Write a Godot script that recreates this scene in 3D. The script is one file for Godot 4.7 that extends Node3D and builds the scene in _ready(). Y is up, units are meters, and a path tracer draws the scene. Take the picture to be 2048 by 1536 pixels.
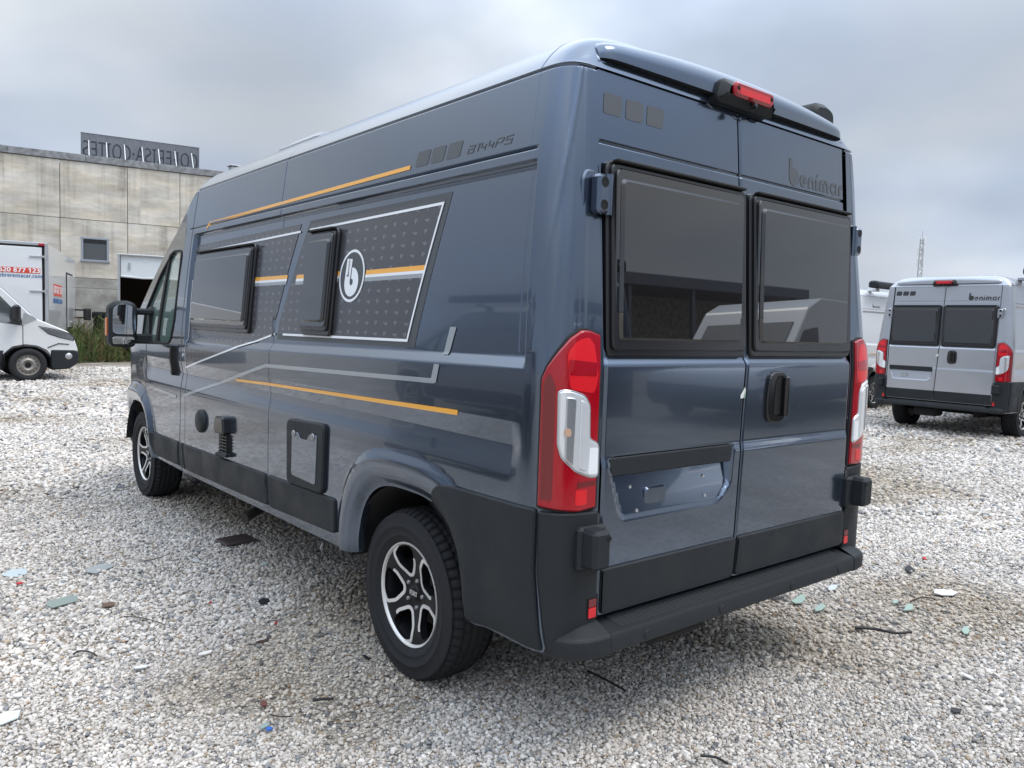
extends Node3D
# A gravel yard with a charcoal camper van seen from its rear left corner; other vans, trucks and a concrete warehouse round it.
# The big van stands with the centre of its rear doors at the origin; it heads along -z, its left side looks along -x.

var rng := RandomNumberGenerator.new()
var M := {}
var van: Node3D


func _ready() -> void:
	rng.seed = 4711
	# ---- camera
	var cam := Camera3D.new()
	cam.name = "camera"
	cam.position = Vector3(-2.64711, 1.48090, 1.78245)
	cam.rotation = Vector3(-0.0733321, -0.6856931, 0.0330909)
	cam.fov = 52.2184
	cam.near = 0.05
	cam.far = 1200.0
	add_child(cam)
	cam.current = true
	# ---- overcast sky, exposure
	var env := Environment.new()
	env.background_mode = Environment.BG_SKY
	var sky := Sky.new()
	var pano := PanoramaSkyMaterial.new()
	pano.panorama = ImageTexture.create_from_image(sky_picture(1024, 512))
	sky.sky_material = pano
	env.sky = sky
	env.tonemap_mode = Environment.TONE_MAPPER_LINEAR
	env.tonemap_exposure = 1.02
	env.sdfgi_enabled = true
	env.ssao_enabled = true
	env.ssil_enabled = true
	var we := WorldEnvironment.new()
	we.name = "world_environment"
	we.environment = env
	add_child(we)
	# ---- the sun behind the cloud
	var sun := DirectionalLight3D.new()
	sun.name = "sun"
	sun.light_energy = 0.5
	sun.light_color = Color(1.0, 0.97, 0.93)
	sun.light_angular_distance = 24.0
	sun.shadow_enabled = true
	add_child(sun)
	sun.look_at_from_position(Vector3(3.5, 12.0, 5.5), Vector3.ZERO, Vector3.UP)
	# ---- the place
	make_materials()
	build_ground()
	build_warehouse()
	build_van()
	build_other_vans()
	build_trucks()
	build_yard_things()
	build_gravel()
	build_litter()


# ------------------------------------------------------------------ sky
func dir_of(u: float, v: float) -> Vector3:   # the direction of a photograph pixel, used to set the cloud masses where they hang
	var b := Basis.from_euler(Vector3(-0.0733321, -0.6856931, 0.0330909))
	return (b * Vector3((u - 1024.0) / 1567.0, (768.0 - v) / 1567.0, -1.0)).normalized()


func sky_picture(w: int, h: int) -> Image:
	var im := Image.create(w, h, false, Image.FORMAT_RGBF)
	var fn := FastNoiseLite.new()
	fn.seed = 12
	fn.noise_type = FastNoiseLite.TYPE_SIMPLEX_SMOOTH
	fn.frequency = 1.0
	fn.fractal_type = FastNoiseLite.FRACTAL_FBM
	fn.fractal_octaves = 5
	fn.fractal_gain = 0.47
	var fine := FastNoiseLite.new()
	fine.seed = 77
	fine.frequency = 3.2
	fine.fractal_octaves = 4
	# cloud masses: direction, half width in radians, brightness
	var masses := []
	for a in [[1160, -20, 0.17, 0.19], [900, 190, 0.13, 0.16], [60, 120, 0.22, 0.12], [620, 40, 0.20, -0.10], [1650, 420, 0.20, -0.06], [2000, 580, 0.14, 0.14], [1450, 60, 0.2, 0.05], [300, 210, 0.2, -0.05], [1980, 60, 0.2, -0.04], [1800, 330, 0.09, 0.08]]:
		masses.append([dir_of(a[0], a[1]), a[2], a[3]])
	for j in h:
		var el := (0.5 - (j + 0.5) / h) * PI
		var y := sin(el)
		var ce := cos(el)
		for i in w:
			if y < -0.03:
				im.set_pixel(i, j, Color(0.30, 0.29, 0.28))
				continue
			var az := (i + 0.5) / w * TAU
			var d := Vector3(sin(az) * ce, y, -cos(az) * ce)
			var e := maxf(y, 0.0)
			var q := Vector3(d.x, d.y * 2.4, d.z) / (0.55 + e)
			var n := fn.get_noise_3dv(q * 1.3)
			var n2 := fine.get_noise_3dv(q * 1.1)
			var up := clampf((e - 0.26) / 0.54, 0.0, 1.0)
			var over := 1.5 * up * up * (3.0 - 2.0 * up)   # overcast skies brighten overhead; steepened above the view to lift paint reflections and ground
			var lift := 0.63 + over + 0.11 * n + 0.045 * n2
			for m in masses:
				var c: float = d.dot(m[0])
				if c > 0.8:
					var x: float = (1.0 - c) * 2.0 / (m[1] * m[1])
					lift += m[2] * exp(-x * 1.1) * (1.0 + 0.9 * n2 + 0.5 * n)
			var cloud := clampf(0.45 + 1.1 * n + 1.2 * (lift - 0.66 - over), 0.0, 1.0)
			var cold := Color(0.78, 0.91, 1.12)
			var warm := Color(0.91, 0.97, 1.04)
			var t := cold.lerp(warm, cloud)
			im.set_pixel(i, j, Color(t.r * lift, t.g * lift, t.b * lift))
	return im


# ------------------------------------------------------------------ scene tree helpers
func thing(nm: String, label: String, category: String, at := Vector3.ZERO, turn := 0.0, group := "") -> Node3D:
	var o := sub(nm, self)
	o.position = at
	o.rotation.y = turn
	tag(o, label, category, group)
	return o


func tag(o: Node, label: String, category := "", group := "") -> void:
	o.set_meta("label", label)
	if category:
		o.set_meta("category", category)
	if group:
		o.set_meta("group", group)


func sub(nm: String, parent: Node) -> Node3D:
	var o := Node3D.new()
	put_child(o, nm, parent)
	return o


func put_child(o: Node, nm: String, parent: Node) -> void:
	var k := 0
	var n2 := nm
	while parent.has_node(n2):
		k += 1
		n2 = "%s_%03d" % [nm, k]
	o.name = n2
	parent.add_child(o, true)


func part(nm: String, mb, mat: Material, parent: Node) -> MeshInstance3D:
	var o := MeshInstance3D.new()
	o.mesh = mb if mb is Mesh else mb.mesh()
	o.material_override = mat
	put_child(o, nm, parent)
	return o


func structure(nm: String, mb, mat: Material) -> MeshInstance3D:
	var o := part(nm, mb, mat, self)
	o.set_meta("kind", "structure")
	return o


func single(nm: String, mb, mat: Material, label: String, category: String, group := "") -> MeshInstance3D:
	var o := part(nm, mb, mat, self)
	tag(o, label, category, group)
	return o


# ------------------------------------------------------------------ mesh builder
class MB:
	var v := PackedVector3Array()
	var n := PackedVector3Array()
	var t := PackedVector2Array()
	var ix := PackedInt32Array()

	func p(pos: Vector3, nor: Vector3, uv := Vector2.ZERO) -> int:
		v.append(pos)
		n.append(nor)
		t.append(uv)
		return v.size() - 1

	func tri(a: int, b: int, c: int) -> void:
		var g := (v[b] - v[a]).cross(v[c] - v[a])
		if g.dot(n[a] + n[b] + n[c]) > 0.0:
			ix.append(a); ix.append(c); ix.append(b)
		else:
			ix.append(a); ix.append(b); ix.append(c)

	func quad(a: int, b: int, c: int, d: int) -> void:
		tri(a, b, c)
		tri(a, c, d)

	func mesh() -> ArrayMesh:
		var arr := []
		arr.resize(Mesh.ARRAY_MAX)
		arr[Mesh.ARRAY_VERTEX] = v
		arr[Mesh.ARRAY_NORMAL] = n
		arr[Mesh.ARRAY_TEX_UV] = t
		arr[Mesh.ARRAY_INDEX] = ix
		var m := ArrayMesh.new()
		m.add_surface_from_arrays(Mesh.PRIMITIVE_TRIANGLES, arr)
		return m

	func flat(pts: Array, out := Vector3.ZERO) -> MB:   # a convex flat face
		var g: Vector3 = (pts[1] - pts[0]).cross(pts[2] - pts[0]).normalized()
		if g.dot(out) < 0.0:
			g = -g
		var a := v.size()
		for q in pts:
			p(q, g, Vector2(q.x + q.z, q.y))
		for k in range(1, pts.size() - 1):
			tri(a, a + k, a + k + 1)
		return self

	func box(xf: Transform3D, s: Vector3, b := 0.0) -> MB:
		var h := s * 0.5
		b = minf(b, minf(h.x, minf(h.y, h.z)) * 0.9)
		var X := xf
		if b <= 0.0:
			for ax in 3:
				for sg in [-1.0, 1.0]:
					var f := []
					for k in [[-1, -1], [1, -1], [1, 1], [-1, 1]]:
						var q := Vector3.ZERO
						q[ax] = h[ax] * sg
						q[(ax + 1) % 3] = h[(ax + 1) % 3] * k[0]
						q[(ax + 2) % 3] = h[(ax + 2) % 3] * k[1]
						f.append(X * q)
					var o := Vector3.ZERO
					o[ax] = sg
					flat(f, X.basis * o)
			return self
		for ax in 3:
			var a1 := (ax + 1) % 3
			var a2 := (ax + 2) % 3
			for sg in [-1.0, 1.0]:
				var f := []
				for k in [[-1, -1], [1, -1], [1, 1], [-1, 1]]:
					var q := Vector3.ZERO
					q[ax] = h[ax] * sg
					q[a1] = (h[a1] - b) * k[0]
					q[a2] = (h[a2] - b) * k[1]
					f.append(X * q)
				var o := Vector3.ZERO
				o[ax] = sg
				flat(f, X.basis * o)
				# the edges between axis ax and a1
				for s1 in [-1.0, 1.0]:
					var e := []
					for s2 in [-1.0, 1.0]:
						var q := Vector3.ZERO
						q[ax] = h[ax] * sg
						q[a1] = (h[a1] - b) * s1
						q[a2] = (h[a2] - b) * s2
						var r := Vector3.ZERO
						r[ax] = (h[ax] - b) * sg
						r[a1] = h[a1] * s1
						r[a2] = (h[a2] - b) * s2
						if s2 < 0:
							e = [X * q, X * r]
						else:
							e = [e[0], e[1], X * r, X * q]
					var oe := Vector3.ZERO
					oe[ax] = sg
					oe[a1] = s1
					flat(e, X.basis * oe)
		for sx in [-1.0, 1.0]:
			for sy in [-1.0, 1.0]:
				for sz in [-1.0, 1.0]:
					var c := Vector3(sx, sy, sz)
					flat([X * (Vector3(h.x, h.y - b, h.z - b) * c), X * (Vector3(h.x - b, h.y, h.z - b) * c), X * (Vector3(h.x - b, h.y - b, h.z) * c)], X.basis * c)
		return self

	# a polygon in XY raised along +z by d, its upper (and lower) edge bevelled by b
	func prism(poly: PackedVector2Array, xf: Transform3D, d: float, b := 0.0, both := false, back := true) -> MB:
		if Geometry2D.is_polygon_clockwise(poly):
			poly = poly.duplicate()
			poly.reverse()
		var m := poly.size()
		var en := PackedVector2Array()
		for i in m:
			var e := poly[(i + 1) % m] - poly[i]
			en.append(Vector2(e.y, -e.x).normalized())
		var ins := PackedVector2Array()
		for i in m:
			var pe := en[(i + m - 1) % m]
			var mi := (pe + en[i]).normalized()
			ins.append(poly[i] - mi * (b / maxf(0.35, mi.dot(en[i]))))
		var levels := []
		var z0 := 0.0
		if both and b > 0.0:
			levels.append([ins, 0.0, poly, b, -0.7])
			z0 = b
		levels.append([poly, z0, poly, d - b, 0.0])
		if b > 0.0:
			levels.append([poly, d - b, ins, d, 0.7])
		var bs := xf.basis
		for L in levels:
			for i in m:
				var j := (i + 1) % m
				var na := en[i]
				var nb := en[i]
				if en[(i + m - 1) % m].dot(en[i]) > 0.72:
					na = (en[(i + m - 1) % m] + en[i]).normalized()
				if en[j].dot(en[i]) > 0.72:
					nb = (en[j] + en[i]).normalized()
				var k: float = L[4]
				var a3: Vector3 = (bs * Vector3(na.x, na.y, k)).normalized()
				var b3: Vector3 = (bs * Vector3(nb.x, nb.y, k)).normalized()
				var lo: PackedVector2Array = L[0]
				var hi: PackedVector2Array = L[2]
				var q0 := p(xf * Vector3(lo[i].x, lo[i].y, L[1]), a3, lo[i])
				var q1 := p(xf * Vector3(lo[j].x, lo[j].y, L[1]), b3, lo[j])
				var q2 := p(xf * Vector3(hi[j].x, hi[j].y, L[3]), b3, hi[j])
				var q3 := p(xf * Vector3(hi[i].x, hi[i].y, L[3]), a3, hi[i])
				quad(q0, q1, q2, q3)
		cap(ins if b > 0.0 else poly, xf, d, 1.0)
		if back:
			cap(ins if (both and b > 0.0) else poly, xf, 0.0, -1.0)
		return self

	func cap(poly: PackedVector2Array, xf: Transform3D, z: float, sg: float) -> void:
		var idx := Geometry2D.triangulate_polygon(poly)
		var a := v.size()
		var nn := (xf.basis * Vector3(0, 0, sg)).normalized()
		for q in poly:
			p(xf * Vector3(q.x, q.y, z), nn, q)
		for k in range(0, idx.size(), 3):
			tri(a + idx[k], a + idx[k + 1], a + idx[k + 2])

	# a profile of (radius, height along z) turned round z
	func lathe(prof: PackedVector2Array, segs: int, xf: Transform3D, crease := 0.75) -> MB:
		var m := prof.size()
		var sn := PackedVector2Array()
		for i in m - 1:
			var e := prof[i + 1] - prof[i]
			sn.append(Vector2(e.y, -e.x).normalized())
		for i in m - 1:
			var na := sn[i]
			var nb := sn[i]
			if i > 0 and sn[i - 1].dot(sn[i]) > crease:
				na = (sn[i - 1] + sn[i]).normalized()
			if i < m - 2 and sn[i + 1].dot(sn[i]) > crease:
				nb = (sn[i + 1] + sn[i]).normalized()
			var first := v.size()
			for k in segs + 1:
				var an := TAU * k / segs
				var c := cos(an)
				var s := sin(an)
				p(xf * Vector3(prof[i].x * c, prof[i].x * s, prof[i].y), (xf.basis * Vector3(na.x * c, na.x * s, na.y)).normalized(), Vector2(float(k) / segs, prof[i].y))
				p(xf * Vector3(prof[i + 1].x * c, prof[i + 1].x * s, prof[i + 1].y), (xf.basis * Vector3(nb.x * c, nb.x * s, nb.y)).normalized(), Vector2(float(k) / segs, prof[i + 1].y))
			for k in segs:
				var q := first + 2 * k
				quad(q, q + 2, q + 3, q + 1)
		return self

	func tube(path: Array, r: float, sides := 8, r_end := -1.0) -> MB:
		if r_end < 0.0:
			r_end = r
		var rings := []
		var up := Vector3.UP
		for i in path.size():
			var d: Vector3 = (path[mini(i + 1, path.size() - 1)] - path[maxi(i - 1, 0)]).normalized()
			if absf(d.dot(up)) > 0.95:
				up = Vector3.RIGHT
			var a := d.cross(up).normalized()
			var b := a.cross(d).normalized()
			var rr := lerpf(r, r_end, float(i) / maxi(1, path.size() - 1))
			var ring := []
			for k in sides + 1:
				var an := TAU * k / sides
				var o := a * cos(an) + b * sin(an)
				ring.append(p(path[i] + o * rr, o, Vector2(float(k) / sides, float(i))))
			rings.append(ring)
		for i in path.size() - 1:
			for k in sides:
				quad(rings[i][k], rings[i][k + 1], rings[i + 1][k + 1], rings[i + 1][k])
		for e in [0, path.size() - 1]:
			var f := []
			for k in sides:
				f.append(v[rings[e][k]])
			flat(f, path[e] - path[1 if e == 0 else e - 1])
		return self

	# a grid surface; ins(u, v) > 0 is kept; the cut edge may get a wall along skirt
	func sheet(us: PackedFloat32Array, vs: PackedFloat32Array, fn: Callable, flip := 1.0, ins = null, skirt := Vector3.ZERO) -> MB:
		var nu := us.size()
		var nv := vs.size()
		var P := PackedVector3Array()
		P.resize(nu * nv)
		for i in nu:
			for j in nv:
				P[i * nv + j] = fn.call(us[i], vs[j])
		var N := PackedVector3Array()
		N.resize(nu * nv)
		for i in nu:
			for j in nv:
				var a := P[mini(i + 1, nu - 1) * nv + j] - P[maxi(i - 1, 0) * nv + j]
				var b := P[i * nv + mini(j + 1, nv - 1)] - P[i * nv + maxi(j - 1, 0)]
				N[i * nv + j] = a.cross(b).normalized() * flip
		var F := PackedFloat32Array()
		var cut: bool = ins != null
		if cut:
			F.resize(nu * nv)
			for i in nu:
				for j in nv:
					F[i * nv + j] = ins.call(us[i], vs[j])
		var id := PackedInt32Array()
		id.resize(nu * nv)
		id.fill(-1)
		for i in nu - 1:
			for j in nv - 1:
				var q := [i * nv + j, (i + 1) * nv + j, (i + 1) * nv + j + 1, i * nv + j + 1]
				var inside := 4
				if cut:
					inside = 0
					for k in 4:
						if F[q[k]] > 0.0:
							inside += 1
				if inside == 0:
					continue
				if inside == 4:
					for k in 4:
						var g: int = q[k]
						if id[g] < 0:
							id[g] = p(P[g], N[g], Vector2(us[g / nv], vs[g % nv]))
					quad(id[q[0]], id[q[1]], id[q[2]], id[q[3]])
					continue
				var loop := []
				var edge := []
				for k in 4:
					var a: int = q[k]
					var b: int = q[(k + 1) % 4]
					var ua := Vector2(us[a / nv], vs[a % nv])
					var ub := Vector2(us[b / nv], vs[b % nv])
					if F[a] > 0.0:
						loop.append(p(P[a], N[a], ua))
					if (F[a] > 0.0) != (F[b] > 0.0):
						var w := F[a] / (F[a] - F[b])
						var c := p(P[a].lerp(P[b], w), N[a].lerp(N[b], w).normalized(), ua.lerp(ub, w))
						loop.append(c)
						edge.append(c)
				for k in range(1, loop.size() - 1):
					tri(loop[0], loop[k], loop[k + 1])
				if skirt != Vector3.ZERO and edge.size() == 2:
					var A := v[edge[0]]
					var B := v[edge[1]]
					var mid := Vector3.ZERO
					for k in loop:
						mid += v[k]
					mid /= loop.size()
					if A.distance_to(B) > 1e-6:
						flat([A, B, B + skirt, A + skirt], (A + B) * 0.5 - mid)
		return self

	# a polygon laid over a curved surface fn(Vector2) -> Vector3, raised by off, its rim bevelled by bev and going down by thick
	func conform(poly: PackedVector2Array, cell: float, fn: Callable, off: float, thick := 0.0, flip := 1.0, uvs := 1.0, bev := 0.0) -> MB:
		if Geometry2D.is_polygon_clockwise(poly):
			poly = poly.duplicate()
			poly.reverse()
		var m := poly.size()
		var top := poly
		if bev > 0.0:
			top = PackedVector2Array()
			for i in m:
				var e0 := poly[i] - poly[(i + m - 1) % m]
				var e1 := poly[(i + 1) % m] - poly[i]
				var n0 := Vector2(e0.y, -e0.x).normalized()
				var n1 := Vector2(e1.y, -e1.x).normalized()
				var mi := (n0 + n1).normalized()
				top.append(poly[i] - mi * (bev / maxf(0.4, mi.dot(n1))))
		var lo := top[0]
		var hi := top[0]
		for q in top:
			lo = lo.min(q)
			hi = hi.max(q)
		var x := floorf(lo.x / cell) * cell
		while x < hi.x:
			var y := floorf(lo.y / cell) * cell
			while y < hi.y:
				var r := PackedVector2Array([Vector2(x, y), Vector2(x + cell, y), Vector2(x + cell, y + cell), Vector2(x, y + cell)])
				for piece in Geometry2D.intersect_polygons(top, r):
					if piece.size() < 3 or Geometry2D.is_polygon_clockwise(piece):
						continue
					var idx := Geometry2D.triangulate_polygon(piece)
					var a := v.size()
					for q in piece:
						var nn := nor(q, fn, flip)
						p(fn.call(q) + nn * off, nn, q * uvs)
					for k in range(0, idx.size(), 3):
						tri(a + idx[k], a + idx[k + 1], a + idx[k + 2])
				y += cell
			x += cell
		if thick > 0.0:
			for i in m:
				var a := poly[i]
				var b := poly[(i + 1) % m]
				var ta := top[i]
				var tb := top[(i + 1) % m]
				var e := b - a
				if e.length() < 1e-5:
					continue
				var out2 := Vector2(e.y, -e.x).normalized()
				var steps := maxi(1, ceili(e.length() / cell))
				for k in steps:
					var qa := a + e * (float(k) / steps)
					var qb := a + e * (float(k + 1) / steps)
					var na := nor(qa, fn, flip)
					var nb := nor(qb, fn, flip)
					var pa: Vector3 = fn.call(qa)
					var pb: Vector3 = fn.call(qb)
					var o: Vector3 = fn.call((qa + qb) * 0.5 + out2 * 0.01) - fn.call((qa + qb) * 0.5)
					o = (o - na * o.dot(na)).normalized()
					var h := off - bev * 0.8
					if bev > 0.0:
						var ra := ta.lerp(tb, float(k) / steps)
						var rb := ta.lerp(tb, float(k + 1) / steps)
						var bn := (o + na).normalized()
						var i0 := p(pa + na * h, (o * 2.0 + na).normalized())
						var i1 := p(pb + nb * h, (o * 2.0 + nb).normalized())
						var i2 := p(fn.call(rb) + nb * off, (nb * 2.0 + o).normalized())
						var i3 := p(fn.call(ra) + na * off, (na * 2.0 + o).normalized())
						quad(i0, i1, i2, i3)
					flat([pa + na * h, pb + nb * h, pb + nb * (off - thick), pa + na * (off - thick)], o)
		return self

	func nor(q: Vector2, fn: Callable, flip: float) -> Vector3:
		var e := 0.004
		var a: Vector3 = fn.call(q + Vector2(e, 0)) - fn.call(q - Vector2(e, 0))
		var b: Vector3 = fn.call(q + Vector2(0, e)) - fn.call(q - Vector2(0, e))
		return a.cross(b).normalized() * flip


# ------------------------------------------------------------------ outlines
func pv(a: Array) -> PackedVector2Array:   # [x, y, x, y, ...]
	var o := PackedVector2Array()
	for k in range(0, a.size(), 2):
		o.append(Vector2(a[k], a[k + 1]))
	return o


func rounded(poly: PackedVector2Array, r: float, seg := 4) -> PackedVector2Array:
	var o := PackedVector2Array()
	var m := poly.size()
	for i in m:
		var a := poly[(i + m - 1) % m]
		var b := poly[i]
		var c := poly[(i + 1) % m]
		var ra := minf(r, minf(a.distance_to(b), b.distance_to(c)) * 0.48)
		var p0 := b + (a - b).normalized() * ra
		var p1 := b + (c - b).normalized() * ra
		for k in seg + 1:
			var t := float(k) / seg
			o.append(p0.lerp(b, t).lerp(b.lerp(p1, t), t))
	return o


func rect(x0: float, y0: float, x1: float, y1: float, r := 0.0, seg := 4) -> PackedVector2Array:
	var q := pv([x0, y0, x1, y0, x1, y1, x0, y1])
	return rounded(q, r, seg) if r > 0.0 else q


func circle(c: Vector2, r: float, seg := 24) -> PackedVector2Array:
	var o := PackedVector2Array()
	for k in seg:
		o.append(c + Vector2(cos(TAU * k / seg), sin(TAU * k / seg)) * r)
	return o


func arc(c: Vector2, r: float, a0: float, a1: float, seg := 10) -> PackedVector2Array:
	var o := PackedVector2Array()
	for k in seg + 1:
		var a := deg_to_rad(lerpf(a0, a1, float(k) / seg))
		o.append(c + Vector2(cos(a), sin(a)) * r)
	return o


func grow(poly: PackedVector2Array, d: float) -> PackedVector2Array:
	var r := Geometry2D.offset_polygon(poly, d, Geometry2D.JOIN_ROUND)
	return r[0] if r.size() else poly


func stroke(path: PackedVector2Array, w: float, end := Geometry2D.END_BUTT) -> Array:
	return Geometry2D.offset_polyline(path, w * 0.5, Geometry2D.JOIN_MITER if end == Geometry2D.END_BUTT else Geometry2D.JOIN_ROUND, end)


func line(a: float, b: float, step: float, extra := []) -> PackedFloat32Array:
	var o := []
	var n := maxi(1, roundi((b - a) / step))
	for k in n + 1:
		o.append(a + (b - a) * k / n)
	for e in extra:
		if e > a and e < b:
			o.append(e)
	o.sort()
	var r := PackedFloat32Array()
	for q in o:
		if r.is_empty() or q - r[r.size() - 1] > 0.0008:
			r.append(q)
	return r


func T(p: Vector3, b := Basis.IDENTITY) -> Transform3D:
	return Transform3D(b, p)


func put(poly: PackedVector2Array, at: Vector2, s: float, shear := 0.0, sy := -1.0) -> PackedVector2Array:
	var o := PackedVector2Array()
	for q in poly:
		var yy := q.y * (s if sy < 0.0 else sy)
		o.append(Vector2(at.x + q.x * s + shear * yy, at.y + yy))
	return o


# ------------------------------------------------------------------ materials
func mat(nm: String, c: Color, rough := 0.6, metal := 0.0, spec := 0.5) -> StandardMaterial3D:   # c is a linear base colour
	var m := StandardMaterial3D.new()
	m.resource_name = nm
	m.albedo_color = c.linear_to_srgb()
	m.roughness = rough
	m.metallic = metal
	m.metallic_specular = spec
	M[nm] = m
	return m


func noise_tex(seed_: int, freq: float, size: int, lo: Color, hi: Color, octaves := 4, normal := false, bump := 4.0) -> NoiseTexture2D:
	var f := FastNoiseLite.new()
	f.seed = seed_
	f.frequency = freq
	f.fractal_octaves = octaves
	var t := NoiseTexture2D.new()
	t.width = size
	t.height = size
	t.seamless = true
	t.noise = f
	if normal:
		t.as_normal_map = true
		t.bump_strength = bump
	else:
		var g := Gradient.new()
		g.set_color(0, lo)
		g.set_color(1, hi)
		t.color_ramp = g
	return t


func tri(m: StandardMaterial3D, scale: float, world := false) -> StandardMaterial3D:
	m.uv1_triplanar = true
	m.uv1_world_triplanar = world
	m.uv1_scale = Vector3.ONE * scale
	return m


func speck_picture(size: int, n: int, seed_: int, base: float, spots: Array, streaks: int) -> Image:   # dust spots, dried drops and thin run marks on paint and plastic
	var r := RandomNumberGenerator.new()
	r.seed = seed_
	var im := Image.create(size, size, true, Image.FORMAT_RGB8)
	im.fill(Color(base, base, base))
	for k in streaks:
		var x := r.randi() % size
		var y := r.randi() % size
		var l := 20 + r.randi() % 90
		var c: Color = spots[r.randi() % spots.size()]
		for j in l:
			if r.randf() < 0.85:
				var q := Vector2i((x + (1 if r.randf() < 0.04 else 0)) % size, (y + j) % size)
				im.set_pixelv(q, im.get_pixelv(q).lerp(c, 0.10 + 0.16 * r.randf()))
	for k in n:
		var x := r.randi() % size
		var y := r.randi() % size
		var c: Color = spots[r.randi() % spots.size()]
		var a := 0.15 + 0.6 * pow(r.randf(), 3.0)
		var s := 1 if r.randf() < 0.85 else 2
		for i in s:
			for j in s:
				var q := Vector2i((x + i) % size, (y + j) % size)
				im.set_pixelv(q, im.get_pixelv(q).lerp(c, a))
	im.generate_mipmaps()
	return im


func make_materials() -> void:
	var dusty := ImageTexture.create_from_image(speck_picture(1024, 900, 5, 0.95, [Color(1, 1, 0.98), Color(0.95, 0.94, 0.9)], 60))
	var dirty := ImageTexture.create_from_image(speck_picture(1024, 2600, 6, 0.66, [Color(1, 0.98, 0.94), Color(0.9, 0.88, 0.84), Color(0.4, 0.4, 0.4)], 150))
	var grime := noise_tex(31, 0.012, 512, Color(0.30, 0.30, 0.30), Color(0.52, 0.52, 0.52), 5)
	var paint := mat("paint", Color(0.128, 0.165, 0.226), 0.17, 0.88, 0.5)
	paint.clearcoat_enabled = true
	paint.clearcoat = 0.8
	paint.clearcoat_roughness = 0.03
	paint.albedo_texture = dusty
	tri(paint, 0.45)
	var silver := mat("silver_paint", Color(0.46, 0.48, 0.52), 0.30, 0.7)
	silver.clearcoat_enabled = true
	silver.clearcoat = 1.0
	silver.clearcoat_roughness = 0.04
	silver.albedo_texture = dusty
	tri(silver, 0.9)
	var white := mat("white_paint", Color(0.78, 0.79, 0.80), 0.35)
	white.clearcoat_enabled = true
	white.clearcoat = 1.0
	white.clearcoat_roughness = 0.05
	white.albedo_texture = dusty
	tri(white, 0.9)
	var plastic := mat("black_plastic", Color(0.046, 0.054, 0.062), 0.62, 0.0, 0.4)
	plastic.albedo_texture = dirty
	plastic.roughness_texture = grime
	plastic.roughness = 1.4
	plastic.normal_enabled = true
	plastic.normal_texture = noise_tex(8, 0.25, 256, Color.BLACK, Color.WHITE, 2, true, 2.0)
	plastic.normal_scale = 0.05
	tri(plastic, 0.55)
	mat("gloss_black", Color(0.008, 0.008, 0.009), 0.12, 0.0, 0.6)
	mat("rubber_seal", Color(0.012, 0.012, 0.013), 0.7)
	mat("dark_gap", Color(0.006, 0.006, 0.007), 0.9)  # near-black; also stands in for shade in gaps, holes and wells
	mat("underside", Color(0.02, 0.02, 0.021), 0.9)
	var acr := mat("dark_acrylic", Color(0.008, 0.007, 0.008), 0.01, 0.0, 1.0)
	acr.clearcoat_enabled = true
	acr.clearcoat = 0.5
	acr.clearcoat_roughness = 0.01
	var frame := mat("acrylic_frame", Color(0.008, 0.008, 0.010), 0.20, 0.0, 0.5)
	frame.clearcoat_enabled = true
	frame.clearcoat = 0.3
	var clear := mat("cab_glass", Color(0.75, 0.88, 0.84, 0.30), 0.02)
	clear.albedo_color = Color(0.72, 0.86, 0.82, 0.22)
	clear.transparency = BaseMaterial3D.TRANSPARENCY_ALPHA
	var wind := mat("dark_screen_glass", Color(0.03, 0.035, 0.04), 0.03, 0.0, 0.8)
	wind.clearcoat_enabled = true
	var red := mat("red_lens", Color(0.36, 0.003, 0.012), 0.10, 0.0, 0.5)
	red.clearcoat_enabled = true
	red.clearcoat = 0.5
	red.clearcoat_roughness = 0.02
	var red2 := mat("bright_red_lens", Color(0.70, 0.006, 0.014), 0.14, 0.0, 0.5)
	red2.clearcoat_enabled = true
	red2.clearcoat = 0.4
	var red3 := mat("deep_red_lens", Color(0.16, 0.002, 0.006), 0.12, 0.0, 0.6)
	red3.clearcoat_enabled = true
	red3.clearcoat = 0.4
	var cl := mat("clear_lens", Color(0.80, 0.82, 0.85), 0.16, 0.35, 0.6)
	cl.clearcoat_enabled = true
	cl.clearcoat = 1.0
	cl.clearcoat_roughness = 0.02
	mat("reflector_metal", Color(0.62, 0.64, 0.67), 0.22, 0.8)
	mat("amber_bulb", Color(0.55, 0.36, 0.26), 0.3)
	var tyre := mat("tyre_rubber", Color(0.062, 0.064, 0.070), 0.78, 0.0, 0.35)
	tyre.albedo_texture = dirty
	tri(tyre, 0.7)
	mat("rim_black", Color(0.010, 0.010, 0.012), 0.38, 0.0, 0.35)
	mat("rim_silver", Color(0.74, 0.73, 0.71), 0.36, 0.4)
	mat("steel_wheel", Color(0.30, 0.28, 0.26), 0.45, 0.5)
	mat("bolt", Color(0.35, 0.35, 0.36), 0.4, 0.7)
	mat("brake_iron", Color(0.05, 0.045, 0.04), 0.7, 0.3)
	# prints on the vans
	for a in [["print_orange", Color(0.92, 0.42, 0.03)], ["print_white", Color(0.86, 0.88, 0.90)], ["print_grey", Color(0.30, 0.325, 0.35)], ["print_dark", Color(0.060, 0.066, 0.075)], ["print_black", Color(0.012, 0.012, 0.013)], ["print_tone", Color(0.070, 0.076, 0.086)]]:
		var m := mat(a[0], a[1], 0.32)
		m.clearcoat_enabled = true
		m.clearcoat = 0.8
		m.clearcoat_roughness = 0.05
	for k in ["print_tone", "print_dark"]:
		M[k].clearcoat = 0.25
		M[k].roughness = 0.5
	var pat := mat("print_pattern", Color(1, 1, 1), 0.3)
	pat.clearcoat_enabled = true
	pat.uv1_scale = Vector3(6.2, 11.0, 1.0)
	pat.clearcoat = 0.5
	pat.clearcoat_roughness = 0.05
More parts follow.
